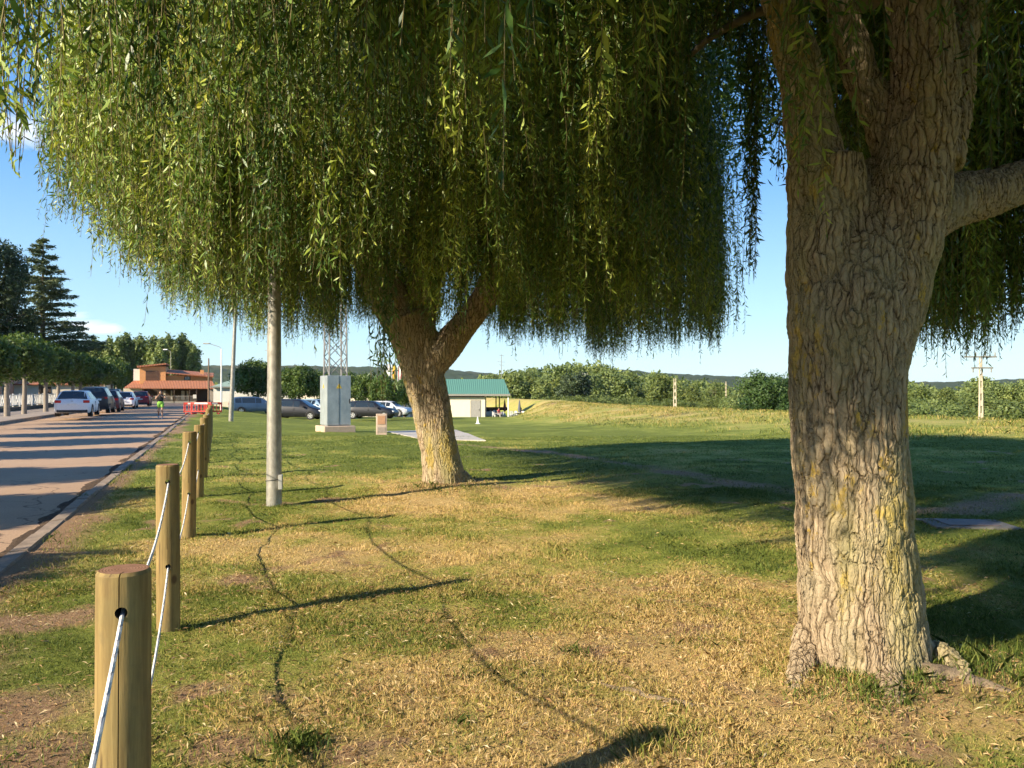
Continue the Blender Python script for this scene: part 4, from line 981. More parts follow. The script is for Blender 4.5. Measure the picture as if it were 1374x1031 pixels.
def place(proto, used, x, y, z, s=1, sz=None, label='', cat='tree', group=None):
    o = proto if not used.get(id(proto)) else copy_tree(proto)
    used[id(proto)] = 1
    o.location = (x, y, z); o.rotation_euler = (0, 0, random.uniform(0, 6.28)); o.scale = (s, s, sz or s)
    for k in ('label', 'group'): 
        if k in o: del o[k]
    tag(o, label, cat, group); return o
U = {}
# plane trees along the left pavement (crowns 2.1-4.9 m, pollarded)
planes = []
for sd in (1, 2, 3):
    B = rblobs(1.62, 2.6, 4.5, 26, .74, sd, .8, .75)
    planes.append(tree('plane_tree', B, 9000, .19, m_plane, 2.6, .15, m_wash, .4, 8, .75))
ordn = ['first', 'second', 'third', 'fourth', 'fifth', 'sixth', 'seventh', 'eighth', 'ninth', 'tenth', 'eleventh', 'twelfth', 'thirteenth', 'fourteenth']
vis = 0
for k in range(-1, 20):
    Y = .3+5.2*k; x = -12.62-.372*Y
    xi = ximg(x, Y) if Y > .3 else -9e3
    if xi > -25: lab = f'{ordn[vis]} pollarded plane tree from the left in the row along the pavement'; vis += 1
    else: lab = 'pollarded plane tree of the pavement row, outside the left edge of the photo'
    x_, y_ = x+random.uniform(-.1, .1), Y+random.uniform(-.25, .25)
    place(planes[k % 3], U, x_, y_, 0, random.uniform(.93, 1.06), random.uniform(.94, 1.1), lab, 'tree', 'plane trees along the pavement')
# free-standing shade trees among the parked cars
B = rblobs(2.5, 1.9, 4.6, 26, 1.0, 11, .85, .6)
rt = tree('shade_tree', B, 8000, .24, m_plane, 2.2, .17, m_trunk, .4, 8, .75)
for i, (px, yb, Y, ytop, lab) in enumerate(((346, 545, 80, 481, 'round leafy tree directly behind the blue estate car'), (401, 548, 78, 489, 'round leafy tree behind the dark people carrier'), (376, 545, 88, 494, 'round leafy tree hidden partly by the lamp post'),
        (491, 552, 80, 500, 'low round tree just right of the metal cabinet'), (516, 556, 74, 503, 'low round tree in front of the flags'), (543, 555, 78, 508, 'low round tree at the left side of the leaning willow trunk'), (430, 545, 95, 497, 'round leafy tree seen through the lattice mast'), (467, 545, 92, 498, 'round leafy tree right behind the metal cabinet'))):
    zb = PZ(yb, Y); h = PZ(ytop, Y)-zb; s = h/5.4
    place(rt, U, PX(px, Y), Y, zb, s*(1.05 if i < 3 else .85), s, lab, 'tree', 'shade trees around the car park')
# tall dark broadleaf and cedar at far left
B = rblobs(3.3, 3.5, 13.8, 60, 1.15, 4, 1.1, .6)
o = tree('broadleaf_tree', B, 30000, .26, m_darkb, 7, .35, m_trunk, .3, 14, .55); Y = 66
place(o, U, PX(-14, Y), Y, 0, 1, 1.0, 'tall dark broadleaf tree at the left edge above the plane trees', 'tree')
def cedar():
    e = empty('cedar_tree'); rn = random.Random(3); Vs = []; A = []; m = MB(); H = 15.6
    m.tube([(0, 0, -.5), (0, 0, 4), (0, 0, 9), (0, 0, H)], [.34, .28, .16, .03], 10)
    z = 2.6
    while z < H-.2:
        f = (H-z)/(H-2.6); n = 5 if z < 12 else 4
        for q in range(n):
            a = rn.uniform(0, 6.28); L = (4.9*f**.8+.35)*rn.uniform(.55, 1.1)
            if abs(z-5.2) < .5 and q == 0: a = -.2; L = 6.6
            if abs(z-6.4) < .5 and q == 0: a = -.35; L = 5.2
            m.tube([(0, 0, z), (math.cos(a)*L*.5, math.sin(a)*L*.5, z+L*.06), (math.cos(a)*L, math.sin(a)*L, z+L*.10)], [.06*f+.02, .04*f+.015, .01], 5)
            k = int(95*L+60); t = RS.rand(k)**.75*.95+.05
            wd = .16*L*(1-t*.8)+.14
            X = np.cos(a)*L*t+RS.normal(0, 1, k)*wd*np.sin(a)*.9; Y_ = np.sin(a)*L*t-RS.normal(0, 1, k)*wd*np.cos(a)*.9
            Z = z+L*(.12*t-.03*t*t)-np.abs(RS.normal(0, .11, k))*1.2
            P = np.stack([X, Y_, Z], -1); D = RS.normal(size=(k, 3))*np.array([1, 1, .45])+np.array([math.cos(a), math.sin(a), -.2])*.8; D /= np.linalg.norm(D, axis=1)[:, None]
            Ls = RS.uniform(.16, .36, k); Vs.append(leafset(P, D, Ls, Ls*.34)); A.append(np.clip(.5+RS.normal(0, .2, k), 0, 1))
        z += .42+.1*rn.random()
    V = np.concatenate(Vs); k = len(V)//4
    mk('crown', V, np.arange(k*4).reshape(k, 4), m_darkc, e, False, {'var': ('FACE', np.concatenate(A))}); auto(m.build('trunk', m_trunk, e), 60); return e
o = cedar(); Y = 72; o.location = (PX(57, Y), Y, 0); tag(o, 'tall pointed cedar with level branches beside the dark broadleaf tree', 'tree')
# poplar row behind the orange building
pops = []
for sd in (31, 32, 33, 34):
    B = rblobs(1.7, 3, 14.2, 34, .85, sd, 1.9, .82); pops.append(tree('poplar_tree', B, 3600, .62, m_poplar, 10, .28, m_trunk, .35, 0, .6))
px = [98, 108, 118, 127, 137, 147, 158, 169, 179, 188, 197, 206, 216, 226, 235, 244, 253, 261]; yt = [462, 468, 462, 458, 463, 456, 457, 452, 459, 453, 463, 456, 457, 452, 461, 453, 460, 466]
for i, (x, y) in enumerate(zip(px, yt)):
    Y = 165+random.uniform(-8, 8); zt = PZ(y, Y); s = (zt+.3)/14.6
    place(pops[i % 4], U, PX(x, Y), Y, -.3, s*random.uniform(.95, 1.1), s, f'poplar number {i+1} counted from the left in the tall row beyond the orange building', 'tree', 'poplars beyond the orange building')
# woods: distinguishable trees in front, one mass behind
def fy(x): return float(np.interp(x, [260, 300, 330, 420, 470, 640, 690, 715, 740, 765, 790, 815, 838, 850, 872, 885, 905, 930, 950, 965, 990, 1010, 1040, 1209, 1215, 1240, 1265, 1275, 1290, 1302, 1310, 1320, 1332, 1342, 1352, 1362, 1374, 1420, 1700],
    [517, 516, 514, 510, 505, 507, 499, 493, 489, 486, 485, 488, 496, 502, 499, 501, 506, 510, 514, 520, 523, 520, 516, 503, 512, 519, 522, 516, 522, 519, 508, 504, 507, 519, 521, 512, 506, 505, 500]))
wd_ = []
for sd, mt in ((41, m_poplar), (42, m_poplar), (43, m_shrub), (44, m_poplar)):
    B = rblobs(3.2, 1.6, 9.0, 26, 1.5, sd, 1.05, .6); wd_.append(tree('woodland_tree', B, 3400, .55, mt, 6, .25, m_trunk, .35, 0, .65))
# far wood: one mesh
Vs = []; As = []; rn = random.Random(77)
for i in range(330):
    x = rn.uniform(640, 1060) if i < 190 else rn.uniform(1200, 1700) if i < 270 else rn.uniform(230, 640)
    Y = rn.uniform(200, 300); top = fy(x)-4+rn.random()**2*26*(.9 if x < 1060 else .3)+rn.uniform(0, 3)
    zt = PZ(top, Y); zb = -3; h = max(zt-zb, 3.5); r = rn.uniform(2.6, 4.2)
    B = [(PX(x, Y)+rn.uniform(-1, 1)*r*.6, Y+rn.uniform(-1, 1)*r*.6, zb+h*(.25+.6*j/8), r*(.6-.28*j/8)*1.3, r*(.6-.28*j/8)*1.3, h*.15) for j in range(9)]
    P, t, nr = crown_pts(B, 420, .4); D = RS.normal(size=(len(P), 3)); D /= np.linalg.norm(D, axis=1)[:, None]; L = RS.uniform(.6, 1.4, len(P))
    Vs.append(leafset(P, D, L, L*.65)); As.append(np.clip(t+rn.uniform(-.25, .25), 0, 1))
V = np.concatenate(Vs); k = len(V)//4
tag(mk('forest', V, np.arange(k*4).reshape(k, 4), m_poplar, None, False, {'var': ('FACE', np.concatenate(As))}), 'dense green wood covering the low hill behind the meadow', 'wood', kind='stuff')
xs = list(np.linspace(655, 1005, 34))+list(np.linspace(1195, 1395, 22))+list(np.linspace(236, 470, 14))
for i, x in enumerate(xs):
    x += random.uniform(-4, 4); Y = random.uniform(150, 185) if x < 1100 else random.uniform(95, 130)
    top = fy(x)+(random.uniform(-4, 16) if 660 < x < 1010 else random.uniform(-1, 8))
    zb = -2.6 if x > 600 else -1.5; h = PZ(top, Y)-zb; s = h/10.2
    lab = 'green tree in the woodland edge beyond the grassy bank' if 600 < x < 1100 else 'green tree in the thicket right of the near willow trunk' if x > 1100 else 'green tree in the distant band behind the car park'
    gp = 'trees of the woodland edge beyond the bank' if 600 < x < 1100 else 'trees of the thicket at right' if x > 1100 else 'distant trees behind the car park'
    place(wd_[i % 4], U, PX(x, Y), Y, zb, s*random.uniform(.9, 1.25), s, lab, 'tree', gp)
# shrubs right behind the crest
shr = []
for sd, mt in ((51, m_shrub), (52, m_shrub), (53, m_poplar)):
    B = rblobs(1.7, .4, 2.3, 16, .75, sd, .8, .5); shr.append(tree('shrub', B, 2600, .24, mt, 1.2, .05, m_trunk, .3, 3, .45))
xs = list(np.linspace(752, 1012, 34))+list(np.linspace(1196, 1400, 30))
for i, x in enumerate(xs):
    x += random.uniform(-4, 4)
    Y = random.uniform(105, 130) if x < 1100 else random.uniform(58, 80)
    top = random.uniform(527, 541) if x < 1100 else random.uniform(527, 548)
    zb = -2.0; h = PZ(top, Y)-zb; s = h/3.0
    place(shr[i % 3], U, PX(x, Y), Y, zb, s*random.uniform(1, 1.4), s, 'light green shrub in the strip behind the crest of the bank' if x < 1100 else 'light green shrub in the thicket below the power pole', 'shrub', 'shrubs behind the bank crest' if x < 1100 else 'shrubs of the right thicket')
# particular trees
B = rblobs(2.9, .8, 4.6, 34, 1.0, 61, .85, .4); o = tree('cherry_tree', B, 15000, .22, m_fruit, 2, .12, m_trunk, .35, 8, .5); Y = 66
place(o, U, PX(1036, Y), Y, -1.6, 1, .92, 'dark green bushy tree at the crest just left of the near willow trunk', 'tree')
B = rblobs(2.6, 1, 6.0, 30, 1.2, 62, 1, .5); o = tree('alder_tree', B, 7000, .38, m_darkb, 3, .15, m_trunk, .4, 5, .6); Y = 120
place(o, U, PX(771, Y), Y, -2.4, 1.05, .98, 'dark rounded tree beside the white pole below the wooded hill', 'tree')
B = rblobs(2.1, 2, 7.0, 16, 1.0, 63, 1.2, .7); o = tree('sparse_tree', B, 1600, .4, m_shrub, 6, .12, m_trunk, .3, 10, .4); Y = 130
place(o, U, PX(960, Y), Y, -2.4, .8, .74, 'thin half bare tree left of the dark green tree', 'tree')
# ---------------------------------------------------------------- buildings
m_orange = M('orange_render', (.62, .30, .12), .85, 0, .08, 2); m_tile, nt, out = newmat('clay_roof_tiles'); co = objco(nt)
wv = N(nt, 'ShaderNodeTexWave', wave_type='BANDS', bands_direction='X'); wv.inputs['Scale'].default_value = 1.6; nt.links.new(co, wv.inputs['Vector'])
n_ = noise(nt, co, 5, 4, .7)
bsdf(nt, out, mixc(nt, mth(nt, 'MULTIPLY', wv.outputs['Fac'], .35), ramp(nt, n_, [(.3, (.34, .13, .07)), (.7, (.50, .22, .12))]), (.16, .07, .04)), .85, 0, .2, wv.outputs['Fac'], .5, .05)
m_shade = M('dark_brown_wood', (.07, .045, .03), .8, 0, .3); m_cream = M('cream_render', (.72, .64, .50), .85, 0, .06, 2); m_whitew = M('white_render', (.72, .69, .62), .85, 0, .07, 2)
m_salmon = M('salmon_render', (.60, .32, .20), .85, 0, .08, 2); m_pane, nt, out = newmat('window_glass'); bsdf(nt, out, (.03, .035, .04), .08, 0, .8)
Yb = 110.; sc = Yb/F0
def bu(zx): return (zx/4.58-228)*sc
def bz(zy): return -((zy/4.58+420)-541)*sc
e = empty('bar_building', (PX(228, Yb), Yb, PZ(541, Yb)), math.atan(.372), 'orange two-storey building with tile roofs and dark veranda where the road ends', 'building')
m = MB().box(bu(875), bu(1020), 0, 7, 0, bz(330)); m.box(bu(1020), bu(1287), .8, 8, 0, bz(384)); m.build('wall', m_orange, e)
MB().box(bu(835), bu(874.5), 1.5, 7, 0, bz(345)).build('white_wall', m_whitew, e)
MB().prism([(bu(862), bz(338)), (bu(1026), bz(318)), (bu(1026), bz(309)), (bu(862), bz(328))], -.5, 7.5).build('upper_roof', m_tile, e)
m = MB(); m.add([(bu(1018), 0, bz(365)), (bu(1296), 0, bz(388)), (bu(1296), 8.4, bz(360)), (bu(1018), 8.4, bz(338)), (bu(1018), 0, bz(372)), (bu(1296), 0, bz(395)), (bu(1296), 8.4, bz(367)), (bu(1018), 8.4, bz(345))], [(0, 1, 2, 3), (7, 6, 5, 4), (0, 4, 5, 1), (1, 5, 6, 2), (2, 6, 7, 3), (3, 7, 4, 0)])
wr = m.build('wing_roof', m_tile, e)
MB().box(bu(1214), bu(1236), 3, 3.6, bz(385), bz(346)).build('chimney', m_orange, wr)
w_ = MB().box(bu(908), bu(980), -.06, .06, bz(416), bz(357)).build('window', m_shade, e)
m = MB()
for k in range(7): m.box(bu(908), bu(980), -.09, -.06, bz(414)+k*.19, bz(414)+k*.19+.09)
m.build('shutter_slats', M('brown_slats', (.16, .08, .045), .7), w_)
w_ = MB().box(bu(1128), bu(1156), .72, .82, bz(413), bz(392)).build('window', m_pane, e)
MB().box(bu(1124), bu(1160), .76, .79, bz(417), bz(390)).build('frame', m_shade, w_)
m = MB(); d = 3.4
def slab(m, x0, x1, z0, z1, y0, y1, t=.12, hipl=0, hipr=0):
    m.add([(x0, y0, z0), (x1, y0, z0), (x1-hipr, y1, z1), (x0+hipl, y1, z1), (x0, y0, z0-t), (x1, y0, z0-t), (x1-hipr, y1, z1-t), (x0+hipl, y1, z1-t)], [(0, 1, 2, 3), (7, 6, 5, 4), (0, 4, 5, 1), (1, 5, 6, 2), (2, 6, 7, 3), (3, 7, 4, 0)])
slab(m, bu(895), bu(1312), bz(462), bz(416), -d, 0.0, hipr=.6, hipl=.2); m.build('veranda_roof', m_tile, e)
m = MB(); slab(m, bu(795), bu(893), bz(460), bz(416), -1.4, 1.2, hipl=1.0); m.build('side_roof', m_tile, e)
MB().box(bu(790), bu(890), -.8, 1.3, 0, bz(463)).build('side_wall', m_cream, e)
MB().box(bu(900), bu(1290), -.05, -.01, 0.02, bz(466)).build('veranda_dark_sheet', m_shade, e)  # dark sheet set just in front of the orange wall
for zx in (905, 985, 1075, 1160, 1200, 1285): MB().box(bu(zx)-.06, bu(zx)+.06, -d+.1, -d+.22, 0, bz(465)).build('veranda_post', m_shade, e)
m = MB(); m.box(bu(905), bu(1195), -d+.12, -d+.18, .95, 1.02); 
for k in range(44): xx = bu(905)+k*(bu(1195)-bu(905))/43; m.box(xx-.02, xx+.02, -d+.13, -d+.17, .1, .96)
m.box(bu(905), bu(1195), -d+.1, -d+.2, 0, .28); m.build('railing', M('grey_railing', (.33, .29, .25), .7), e)
for zx, w2 in ((1010, 10), (1050, 8), (1110, 18), (1140, 10)): MB().box(bu(zx), bu(zx+w2), -.4, -.3, .5, bz(480)).build('curtain', M('pale_curtain', (.55, .50, .42), .8), e)
MB().box(bu(1180), bu(1199), -d+.05, -d+.1, bz(525), bz(502)).build('notice', m_whitew, e)
o = empty('wooden_shed', (PX(293, 106), 106, PZ(543, 106)), .3, 'weathered plank shed at the right end of the orange building', 'shed')
MB().box(-1.2, 1.0, 0, 3, -.5, 2.1).build('wall', M('weathered_planks', (.34, .28, .22), .9, 0, .2, 8), o); m = MB(); slab(m, -1.4, 1.2, 2.2, 2.6, -.3, 3.3); m.build('roof', m_tile, o)
# white building with green roof
Y = 92.; e = empty('white_building', (PX(345, Y), Y, PZ(543, Y)), R(14), 'white single-storey building with a pale green hipped roof behind the blue estate car', 'building')
m_groof, nt, out = newmat('green_sheet_roof'); co = objco(nt)
wv = N(nt, 'ShaderNodeTexWave', wave_type='BANDS', bands_direction='X'); wv.inputs['Scale'].default_value = 1.3; nt.links.new(co, wv.inputs['Vector'])
bsdf(nt, out, ramp(nt, wv.outputs['Fac'], [(.0, (.075, .19, .145)), (.7, (.115, .265, .20))]), .5, .1, .5, wv.outputs['Fac'], .6, .05)
m_ggrey = M('grey_green_roof', (.24, .33, .27), .7, 0, .1)
hw = 4.9; MB().box(-hw+.1, hw-.1, 0, 6, -.6, 2.05).build('wall', m_whitew, e)
MB().box(-hw+.08, hw-.08, -.03, 0, -.6, .35).build('base_band', m_cream, e)
MB().add([(-hw-.2, -.3, 2.05), (hw+.2, -.3, 2.05), (hw+.2, 6.3, 2.05), (-hw-.2, 6.3, 2.05), (-1.5, 3, 3.5), (2.5, 3, 3.5)], [(0, 1, 5, 4), (1, 2, 5), (2, 3, 4, 5), (3, 0, 4), (3, 2, 1, 0)]).build('roof', m_ggrey, e)
MB().box(-hw-.22, hw+.22, -.34, -.3, 1.95, 2.09).build('gutter', m_galv, e)
# boundary wall behind the car park
Y = 96.; e = empty('boundary_wall', (0, Y, -1.9), 0, 'long pale wall with pillars behind the parked cars and round trees', 'wall')
MB().box(PX(405, Y), PX(600, Y), 0, .25, 0, 2.05).build('panels', M('grey_panels', (.36, .33, .28), .85, 0, .12, 2), e)
for px in (420, 446, 470, 492, 506, 528, 548, 566): MB().box(PX(px, Y)-.2, PX(px, Y)+.2, -.08, .33, 0, 2.25).build('pillar', m_cream, e)
e = empty('low_building', (PX(455, 120), 120, -1.6), 0, 'long low cream building glimpsed between the round trees', 'building')
MB().box(-9, 13, 0, 6, 0, 3.2).build('wall', m_cream, e); m = MB(); slab(m, -9.4, 13.4, 3.2, 3.9, -.4, 6.4); m.build('roof', m_whitew, e)
# green roofed hut
Y = 96.; e = empty('hut', (PX(651, Y), Y, PZ(562, Y)), 0, 'cream hut with a bright green sheet roof and open porch beside the bank', 'hut')
def hx(zx): return (zx/5.285+460-651)/F0*Y
def hz(zy): return -((zy/5.285+460)-562)/F0*Y
X0 = hx(560); MB().box(X0, hx(1008), 0, 5, -.3, hz(372)).build('wall', m_cream, e)
d_ = MB().box(hx(910), hx(975), -.04, 0.02, 0.1, hz(412)).build('door', M('grey_door', (.30, .29, .27), .6), e)
MB().box(hx(905), hx(980), -.02, -.005, 0.02, hz(407)).build('frame', m_galv, d_); MB().box(hx(966), hx(970), -.07, -.04, 1.0, 1.15).build('handle', m_dark, d_)
m = MB(); xr0, xr1 = X0-.4, hx(1186)
m.add([(xr0, -.5, hz(366)), (xr1, -.5, hz(370)), (hx(1140), 3.0, hz(256)), (xr0+.5, 3.0, hz(256)), (xr0, 6.2, hz(366)), (xr1, 6.2, hz(370))], [(0, 1, 2, 3), (3, 2, 5, 4), (1, 5, 2), (0, 3, 4), (0, 4, 5, 1)]); rf = m.build('roof', m_groof, e)
MB().box(xr0, xr1+.03, -.58, -.5, hz(378), hz(364)).build('gutter', m_galv, rf); MB().box(hx(1000), hx(1170), 4.8, 5.0, 0.9, 1.3).build('back_rail', m_shade, e)
MB().box(X0, hx(1008), -.01, -.002, hz(388), hz(374)).build('dark_strip', m_shade, e)  # dark strip along the wall top, right below the eave
for zx, yy, mt in ((1172, -.3, m_white), (1172, 5.4, m_white), (1080, 5.4, m_shade), (1105, 5.4, m_shade)): MB().box(hx(zx)-.07, hx(zx)+.07, yy, yy+.14, 0, hz(370)).build('porch_post', mt, e)
MB().box(hx(1010), hx(1330), -.8, 5.6, -.35, .04).build('terrace', M('terrace_concrete', (.42, .38, .33), .9), e)
m = MB().tube([(0, 0, 0), (0, 0, 3.2)], .035, 6)
for zz, w_ in ((3.1, .35), (2.3, .5), (1.9, .3)): m.tube([(-w_, 0, zz), (w_, 0, zz-.08)], .025, 5)
o = empty('tv_antenna', (e.location.x+hx(1122), Y+3, e.location.z+hz(256)-.1), 0, 'thin television antenna on the green hut roof', 'antenna'); m.build('mast', m_galv, o)
# furniture on the terrace
zt = e.location.z+.04
def chair(mat):
    c = empty('garden_chair'); MB().box(-.23, .23, -.22, .22, .40, .44).build('seat', mat, c, bevel=.01)
    m = MB()
    for k in range(4): m.box(-.21+k*.12, -.14+k*.12, .2, .23, .44, .86)
    m.box(-.23, .23, .2, .24, .80, .88); m.build('backrest', mat, c)
    for sx_ in (-.2, .2):
        for sy_ in (-.19, .19): MB().box(sx_-.02, sx_+.02, sy_-.02, sy_+.02, 0, .41).build('leg', mat, c)
        MB().box(sx_-.03, sx_+.03, -.2, .22, .62, .65).build('armrest', mat, c)
    return c
c0 = chair(m_white)
for i, (px, dy, rz) in enumerate(((664, -.3, 1.0), (673, .3, 4.4), (687, -.4, .4), (693, .4, 2.5), (700, -.3, 5.4), (704, .6, 4.6))):
    o = c0 if i == 0 else copy_tree(c0); o.location = (PX(px, Y), Y+dy, zt); o.rotation_euler = (0, 0, rz); tag(o, 'white plastic garden chair on the hut terrace', 'chair', 'white chairs on the hut terrace')
tb_ = empty('garden_table', (PX(695, Y), Y+.1, zt), 0, 'small white table under the folded parasol by the hut', 'table')
auto(MB().tube([(0, 0, .70), (0, 0, .74)], .45, 20).build('tabletop', m_white, tb_)); auto(MB().tube([(0, 0, 0), (0, 0, .7)], .04, 8).build('leg', m_white, tb_))
pa = empty('parasol', (PX(697, Y), Y+.2, zt), 0, 'folded dark parasol standing on the terrace right of the hut', 'parasol')
auto(MB().tube([(0, 0, 0), (0, 0, 2.3)], .025, 8).build('pole', m_galv, pa)); auto(MB().tube([(0, 0, .75), (0, 0, 1.0), (0, 0, 1.6), (0, 0, 2.25)], [.10, .22, .14, .03], 12).build('folded_canopy', M('dark_canvas', (.11, .12, .15), .8), pa))
pa = empty('parasol', (PX(677, Y), Y+2.8, zt), 0, 'folded maroon parasol under the hut porch', 'parasol')
auto(MB().tube([(0, 0, 0), (0, 0, 2.3)], .025, 8).build('pole', m_galv, pa)); auto(MB().tube([(0, 0, .75), (0, 0, 1.0), (0, 0, 1.6), (0, 0, 2.25)], [.10, .22, .14, .03], 12).build('folded_canopy', M('maroon_canvas', (.12, .05, .05), .8), pa))
make_car('hatch', ('porch_white_paintwork', (.74, .74, .73)), 'white car parked behind the porch of the green-roofed hut', 657, 104, 562, R(10), 4.1, 1.75, 1.45)
# flags
for px, yt_, c, lab in ((519, 487, (.70, .68, .66), 'leftmost flag pole with a pale flag behind the round trees'), (526, 489, (.72, .33, .04), 'middle flag pole with a red and yellow flag'), (534, 490, (.55, .06, .05), 'right flag pole with a dark red and white flag')):
    Yf = 112; e = empty('flagpole', (PX(px, Yf), Yf, -1.8), 0, lab, 'flag', 'flags behind the car park'); h = PZ(yt_, Yf)+1.8
    auto(MB().tube([(0, 0, 0), (0, 0, h)], .045, 8).build('pole', m_white, e)); m = MB(); n = 8
    for s_, (f0, f1) in enumerate(((0, .25), (.25, .75), (.75, 1))):
        V = [(.05+.42*(f0+(f1-f0)*k), .06*math.sin(i*.9+k), h-.15-i*.28) for i in range(n) for k in (0, 1)]
        mk('flag_stripe', V, [(2*i, 2*i+1, 2*i+3, 2*i+2) for i in range(n-1)], M(f'flag_cloth_{px}_{s_ % 2}', c if s_ % 2 == 0 else ((.75, .55, .08) if px == 526 else (.7, .66, .6)), .8), e)
# salmon buildings and railing at left
def alongroad(p, v): X, Y = xy(p, v); return X, Y
X, Y = alongroad(-19, 84); e = empty('salmon_building', (X, Y, 0), math.atan(.372), 'long salmon pink single-storey building behind the plane trees', 'building')
MB().box(-3, 0, -34, 22, -.2, 2.9).build('wall', m_salmon, e); MB().box(-7, 0, -34.4, 22.4, 2.9, 3.05).build('roof', m_tile, e)
for k in range(9): w_ = MB().box(0, .03, -31+k*6, -29.5+k*6, .9, 2.1).build('window', m_pane, e); MB().box(0.0, .02, -31.1+k*6, -29.4+k*6, .8, 2.2).build('frame', m_whitew, w_)
X, Y = alongroad(-15.6, 100); e = empty('cream_house', (X, Y, 0), math.atan(.372), 'low cream house with blank wall between the plane trunks and orange building', 'house')
MB().box(-6, 5.6, 0, 7, -.2, 2.3).build('wall', m_cream, e); m = MB(); slab(m, -6.3, 5.9, 2.3, 3.1, -.3, 7.2); m.build('roof', m_tile, e); MB().box(-1, .2, -.03, 0, .1, 2.0).build('door', m_shade, e)
X, Y = alongroad(-12.9, 72); e = empty('railing', (X, Y, 0), math.atan(.372), 'white metal railing with curved bars on a low dark wall behind the plane trees', 'railing')
MB().box(-.15, .15, -30, 22, -.1, .32).build('low_wall', M('dark_stone_wall', (.14, .12, .10), .9), e)
m = MB(); m.box(-.03, .03, -30, 22, 1.22, 1.28).box(-.025, .025, -30, 22, .42, .46)
y_ = -30
while y_ < 21.5:
    m.box(-.05, .05, y_-.05, y_+.05, .32, 1.34)
    for j in range(1, 4): m.tube([(0, y_+.3*j, .44), (0, y_+.3*j+.1, .8), (0, y_+.3*j, 1.24)], .022, 4)
    m.tube([(0, y_+1.4, .44), (0, y_+1.15, .84), (0, y_+1.4, 1.24)], .035, 4); m.tube([(0, y_+1.4, .44), (0, y_+1.65, .84), (0, y_+1.4, 1.24)], .035, 4)
    for j in (1.95,): m.tube([(0, y_+j, .44), (0, y_+j-.1, .8), (0, y_+j, 1.24)], .022, 4)
    y_ += 2.2
m.build('rails', m_white, e)
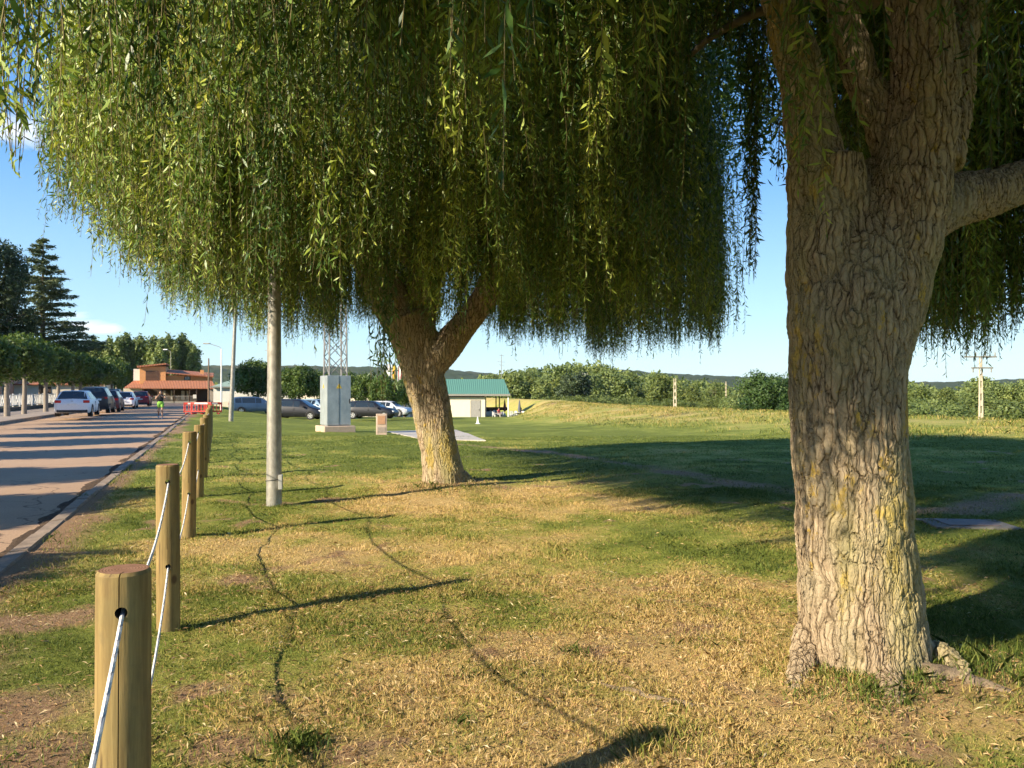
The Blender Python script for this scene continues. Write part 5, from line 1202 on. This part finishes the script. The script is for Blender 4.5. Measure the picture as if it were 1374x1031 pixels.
# ---------------------------------------------------------------- people
m_skin = M('skin', (.42, .25, .17), .6, 0, .06); m_hair = M('dark_hair', (.03, .02, .015), .8)
def person(label, loc, rz, top, bottom, J, short=True, shoes=(.5, .5, .5)):
    """J: joints dict in metres, z up, facing -y"""
    e = empty('person', loc, rz, label, 'person'); m = MB()
    def T_(pts, r, n=10): m.tube([J[p] if isinstance(p, str) else p for p in pts], r, n)
    hd = Vector(J['head']); ck = Vector(J['neck']); pe = Vector(J['pelvis'])
    m.ell(tuple(hd), (.075, .095, .115)); m.ell(tuple(hd+Vector((0, -.03, -.07))), (.05, .06, .05)); m.ell(tuple(hd+Vector((0, -.10, -.01))), (.014, .02, .022), 8, 6)
    for s in (-1, 1): m.ell(tuple(hd+Vector((s*.076, .005, 0))), (.012, .02, .03), 8, 6)
    T_([tuple(hd+Vector((0, .01, -.06))), 'neck'], [.052, .058]); 
    ch = ck*.72+pe*.28; wa = ck*.35+pe*.65
    m.ell(tuple(ch), (.165, .105, .19)); m.ell(tuple(wa), (.135, .095, .16)); m.ell(tuple(pe), (.165, .115, .13)); m.ell(tuple(ck+Vector((0, 0, -.06))), (.15, .08, .07))
    for s in 'lr':
        T_(['sh'+s, 'el'+s, 'wr'+s], [.052, .04, .027]); T_(['hp'+s, 'kn'+s, 'an'+s], [.085, .058, .038])
        wv_ = Vector(J['wr'+s]); d = (wv_-Vector(J['el'+s])).normalized(); sd = d.orthogonal().normalized()
        pc = wv_+d*.05; m.ell(tuple(pc), (.035, .035, .045), 8, 6)
        for k, (o_, l_) in enumerate(((-.027, .065), (-.009, .078), (.009, .072), (.027, .055))): m.tube([tuple(pc+sd*o_+d*.02), tuple(pc+sd*o_*1.15+d*(.03+l_*.5)), tuple(pc+sd*o_*1.1+d*(.02+l_)+Vector((0, -.012, 0)))], [.0095, .009, .008], 6)
        m.tube([tuple(pc-sd*.02), tuple(pc-sd*.05+d*.02), tuple(pc-sd*.055+d*.045)], [.011, .010, .009], 6)
        a = Vector(J['an'+s]); m.ell((a.x, a.y-.07, a.z-.035), (.042, .12, .036), 10, 6)
    body = remesh(m, 'body', m_skin, .011, e, 3)
    q = MB(); q.ell(tuple(ch), (.178, .118, .20)); q.ell(tuple(wa), (.15, .11, .17)); q.ell(tuple(ck+Vector((0, .0, -.07))), (.145, .092, .07))
    for s in 'lr': q.tube([J['sh'+s], tuple(Vector(J['sh'+s])*.75+Vector(J['el'+s])*.25)], [.064, .058], 10)
    remesh(q, 'top', M('top_'+top[0], top[1], .85, 0, .1), .014, e, 2)
    q = MB(); q.ell(tuple(pe), (.18, .13, .14))
    for s in 'lr':
        h_ = Vector(J['hp'+s]); k_ = Vector(J['kn'+s]); f = .6 if short else 1
        q.tube([tuple(h_), tuple(h_+(k_-h_)*f)], [.10, .085], 10)
        if not short: q.tube([tuple(k_), tuple(Vector(J['an'+s]))], [.075, .055], 10)
    remesh(q, 'shorts' if short else 'trousers', M('legwear_'+bottom[0], bottom[1], .85, 0, .1), .014, e, 2)
    q = MB().ell(tuple(hd+Vector((0, .018, .025))), (.085, .098, .112), 14, 10); q.ell(tuple(hd+Vector((0, .09, -.03))), (.05, .05, .08)); auto(q.build('hair', m_hair, e))
    for s in 'lr':
        a = Vector(J['an'+s]); q = MB().ell((a.x, a.y-.07, a.z-.04), (.05, .135, .045), 12, 8); auto(q.build('shoe', M('shoe_leather', shoes, .6), e))
    for s in (-1, 1): MB().ell(tuple(hd+Vector((s*.03, -.088, .015))), (.012, .008, .008), 8, 6).build('eye', m_dark, e)
    MB().ell(tuple(hd+Vector((0, -.092, -.055))), (.022, .008, .006), 8, 6).build('mouth', M('lips', (.30, .10, .09), .6), e)
    return e
J = dict(head=(0, -.02, 1.56), neck=(0, 0, 1.42), pelvis=(0, 0, .95), shl=(.19, 0, 1.38), shr=(-.19, 0, 1.38), ell=(.30, -.14, 1.16), elr=(-.26, -.16, 1.18), wrl=(.12, -.26, 1.33), wrr=(-.10, -.24, 1.40),
         hpl=(.09, 0, .93), hpr=(-.09, 0, .93), knl=(.10, -.12, .50), knr=(-.11, .02, .50), anl=(.10, -.06, .09), anr=(-.12, .26, .16))
X, Y, _ = PX(215.5, 46.5), 46.5, 0
person('person on the road in black top and bright green shorts, hands raised', (X, Y, -.09), R(20), ('black', (.02, .02, .022)), ('lime', (.20, .42, .06)), J, True, (.5, .5, .52))
JS = dict(head=(0, -.02, 1.18), neck=(0, 0, 1.03), pelvis=(0, 0.02, .55), shl=(.19, 0, .99), shr=(-.19, 0, .99), ell=(.26, -.08, .72), elr=(-.26, -.08, .72), wrl=(.16, -.30, .68), wrr=(-.16, -.30, .68),
          hpl=(.10, 0, .53), hpr=(-.10, 0, .53), knl=(.14, -.42, .50), knr=(-.14, -.42, .50), anl=(.14, -.42, .09), anr=(-.14, -.42, .09))
person('person in a pink top seated on a white chair under the hut porch', (PX(669, 95.6), 95.6, zt), R(50), ('pink', (.70, .10, .12)), ('grey', (.25, .24, .24)), JS, False, (.1, .1, .1))
person('person in dark clothes seated at the table right of the hut', (PX(699, 96.4), 96.4, zt), R(-60), ('navy', (.05, .06, .09)), ('dark', (.04, .04, .05)), JS, False, (.1, .1, .1))

# ---------------------------------------------------------------- haze
hz_ = MB().box(-6000, 6000, -3000, 6000, -6, 75).build('haze', None); m, nt, out = newmat('haze')
pvn = N(nt, 'ShaderNodeVolumePrincipled'); pvn.inputs['Color'].default_value = (.80, .88, 1, 1); pvn.inputs['Density'].default_value = .00006; pvn.inputs['Anisotropy'].default_value = .2
nt.links.new(pvn.outputs[0], out.inputs['Volume']); hz_.data.materials.append(m); hz_['kind'] = 'stuff'
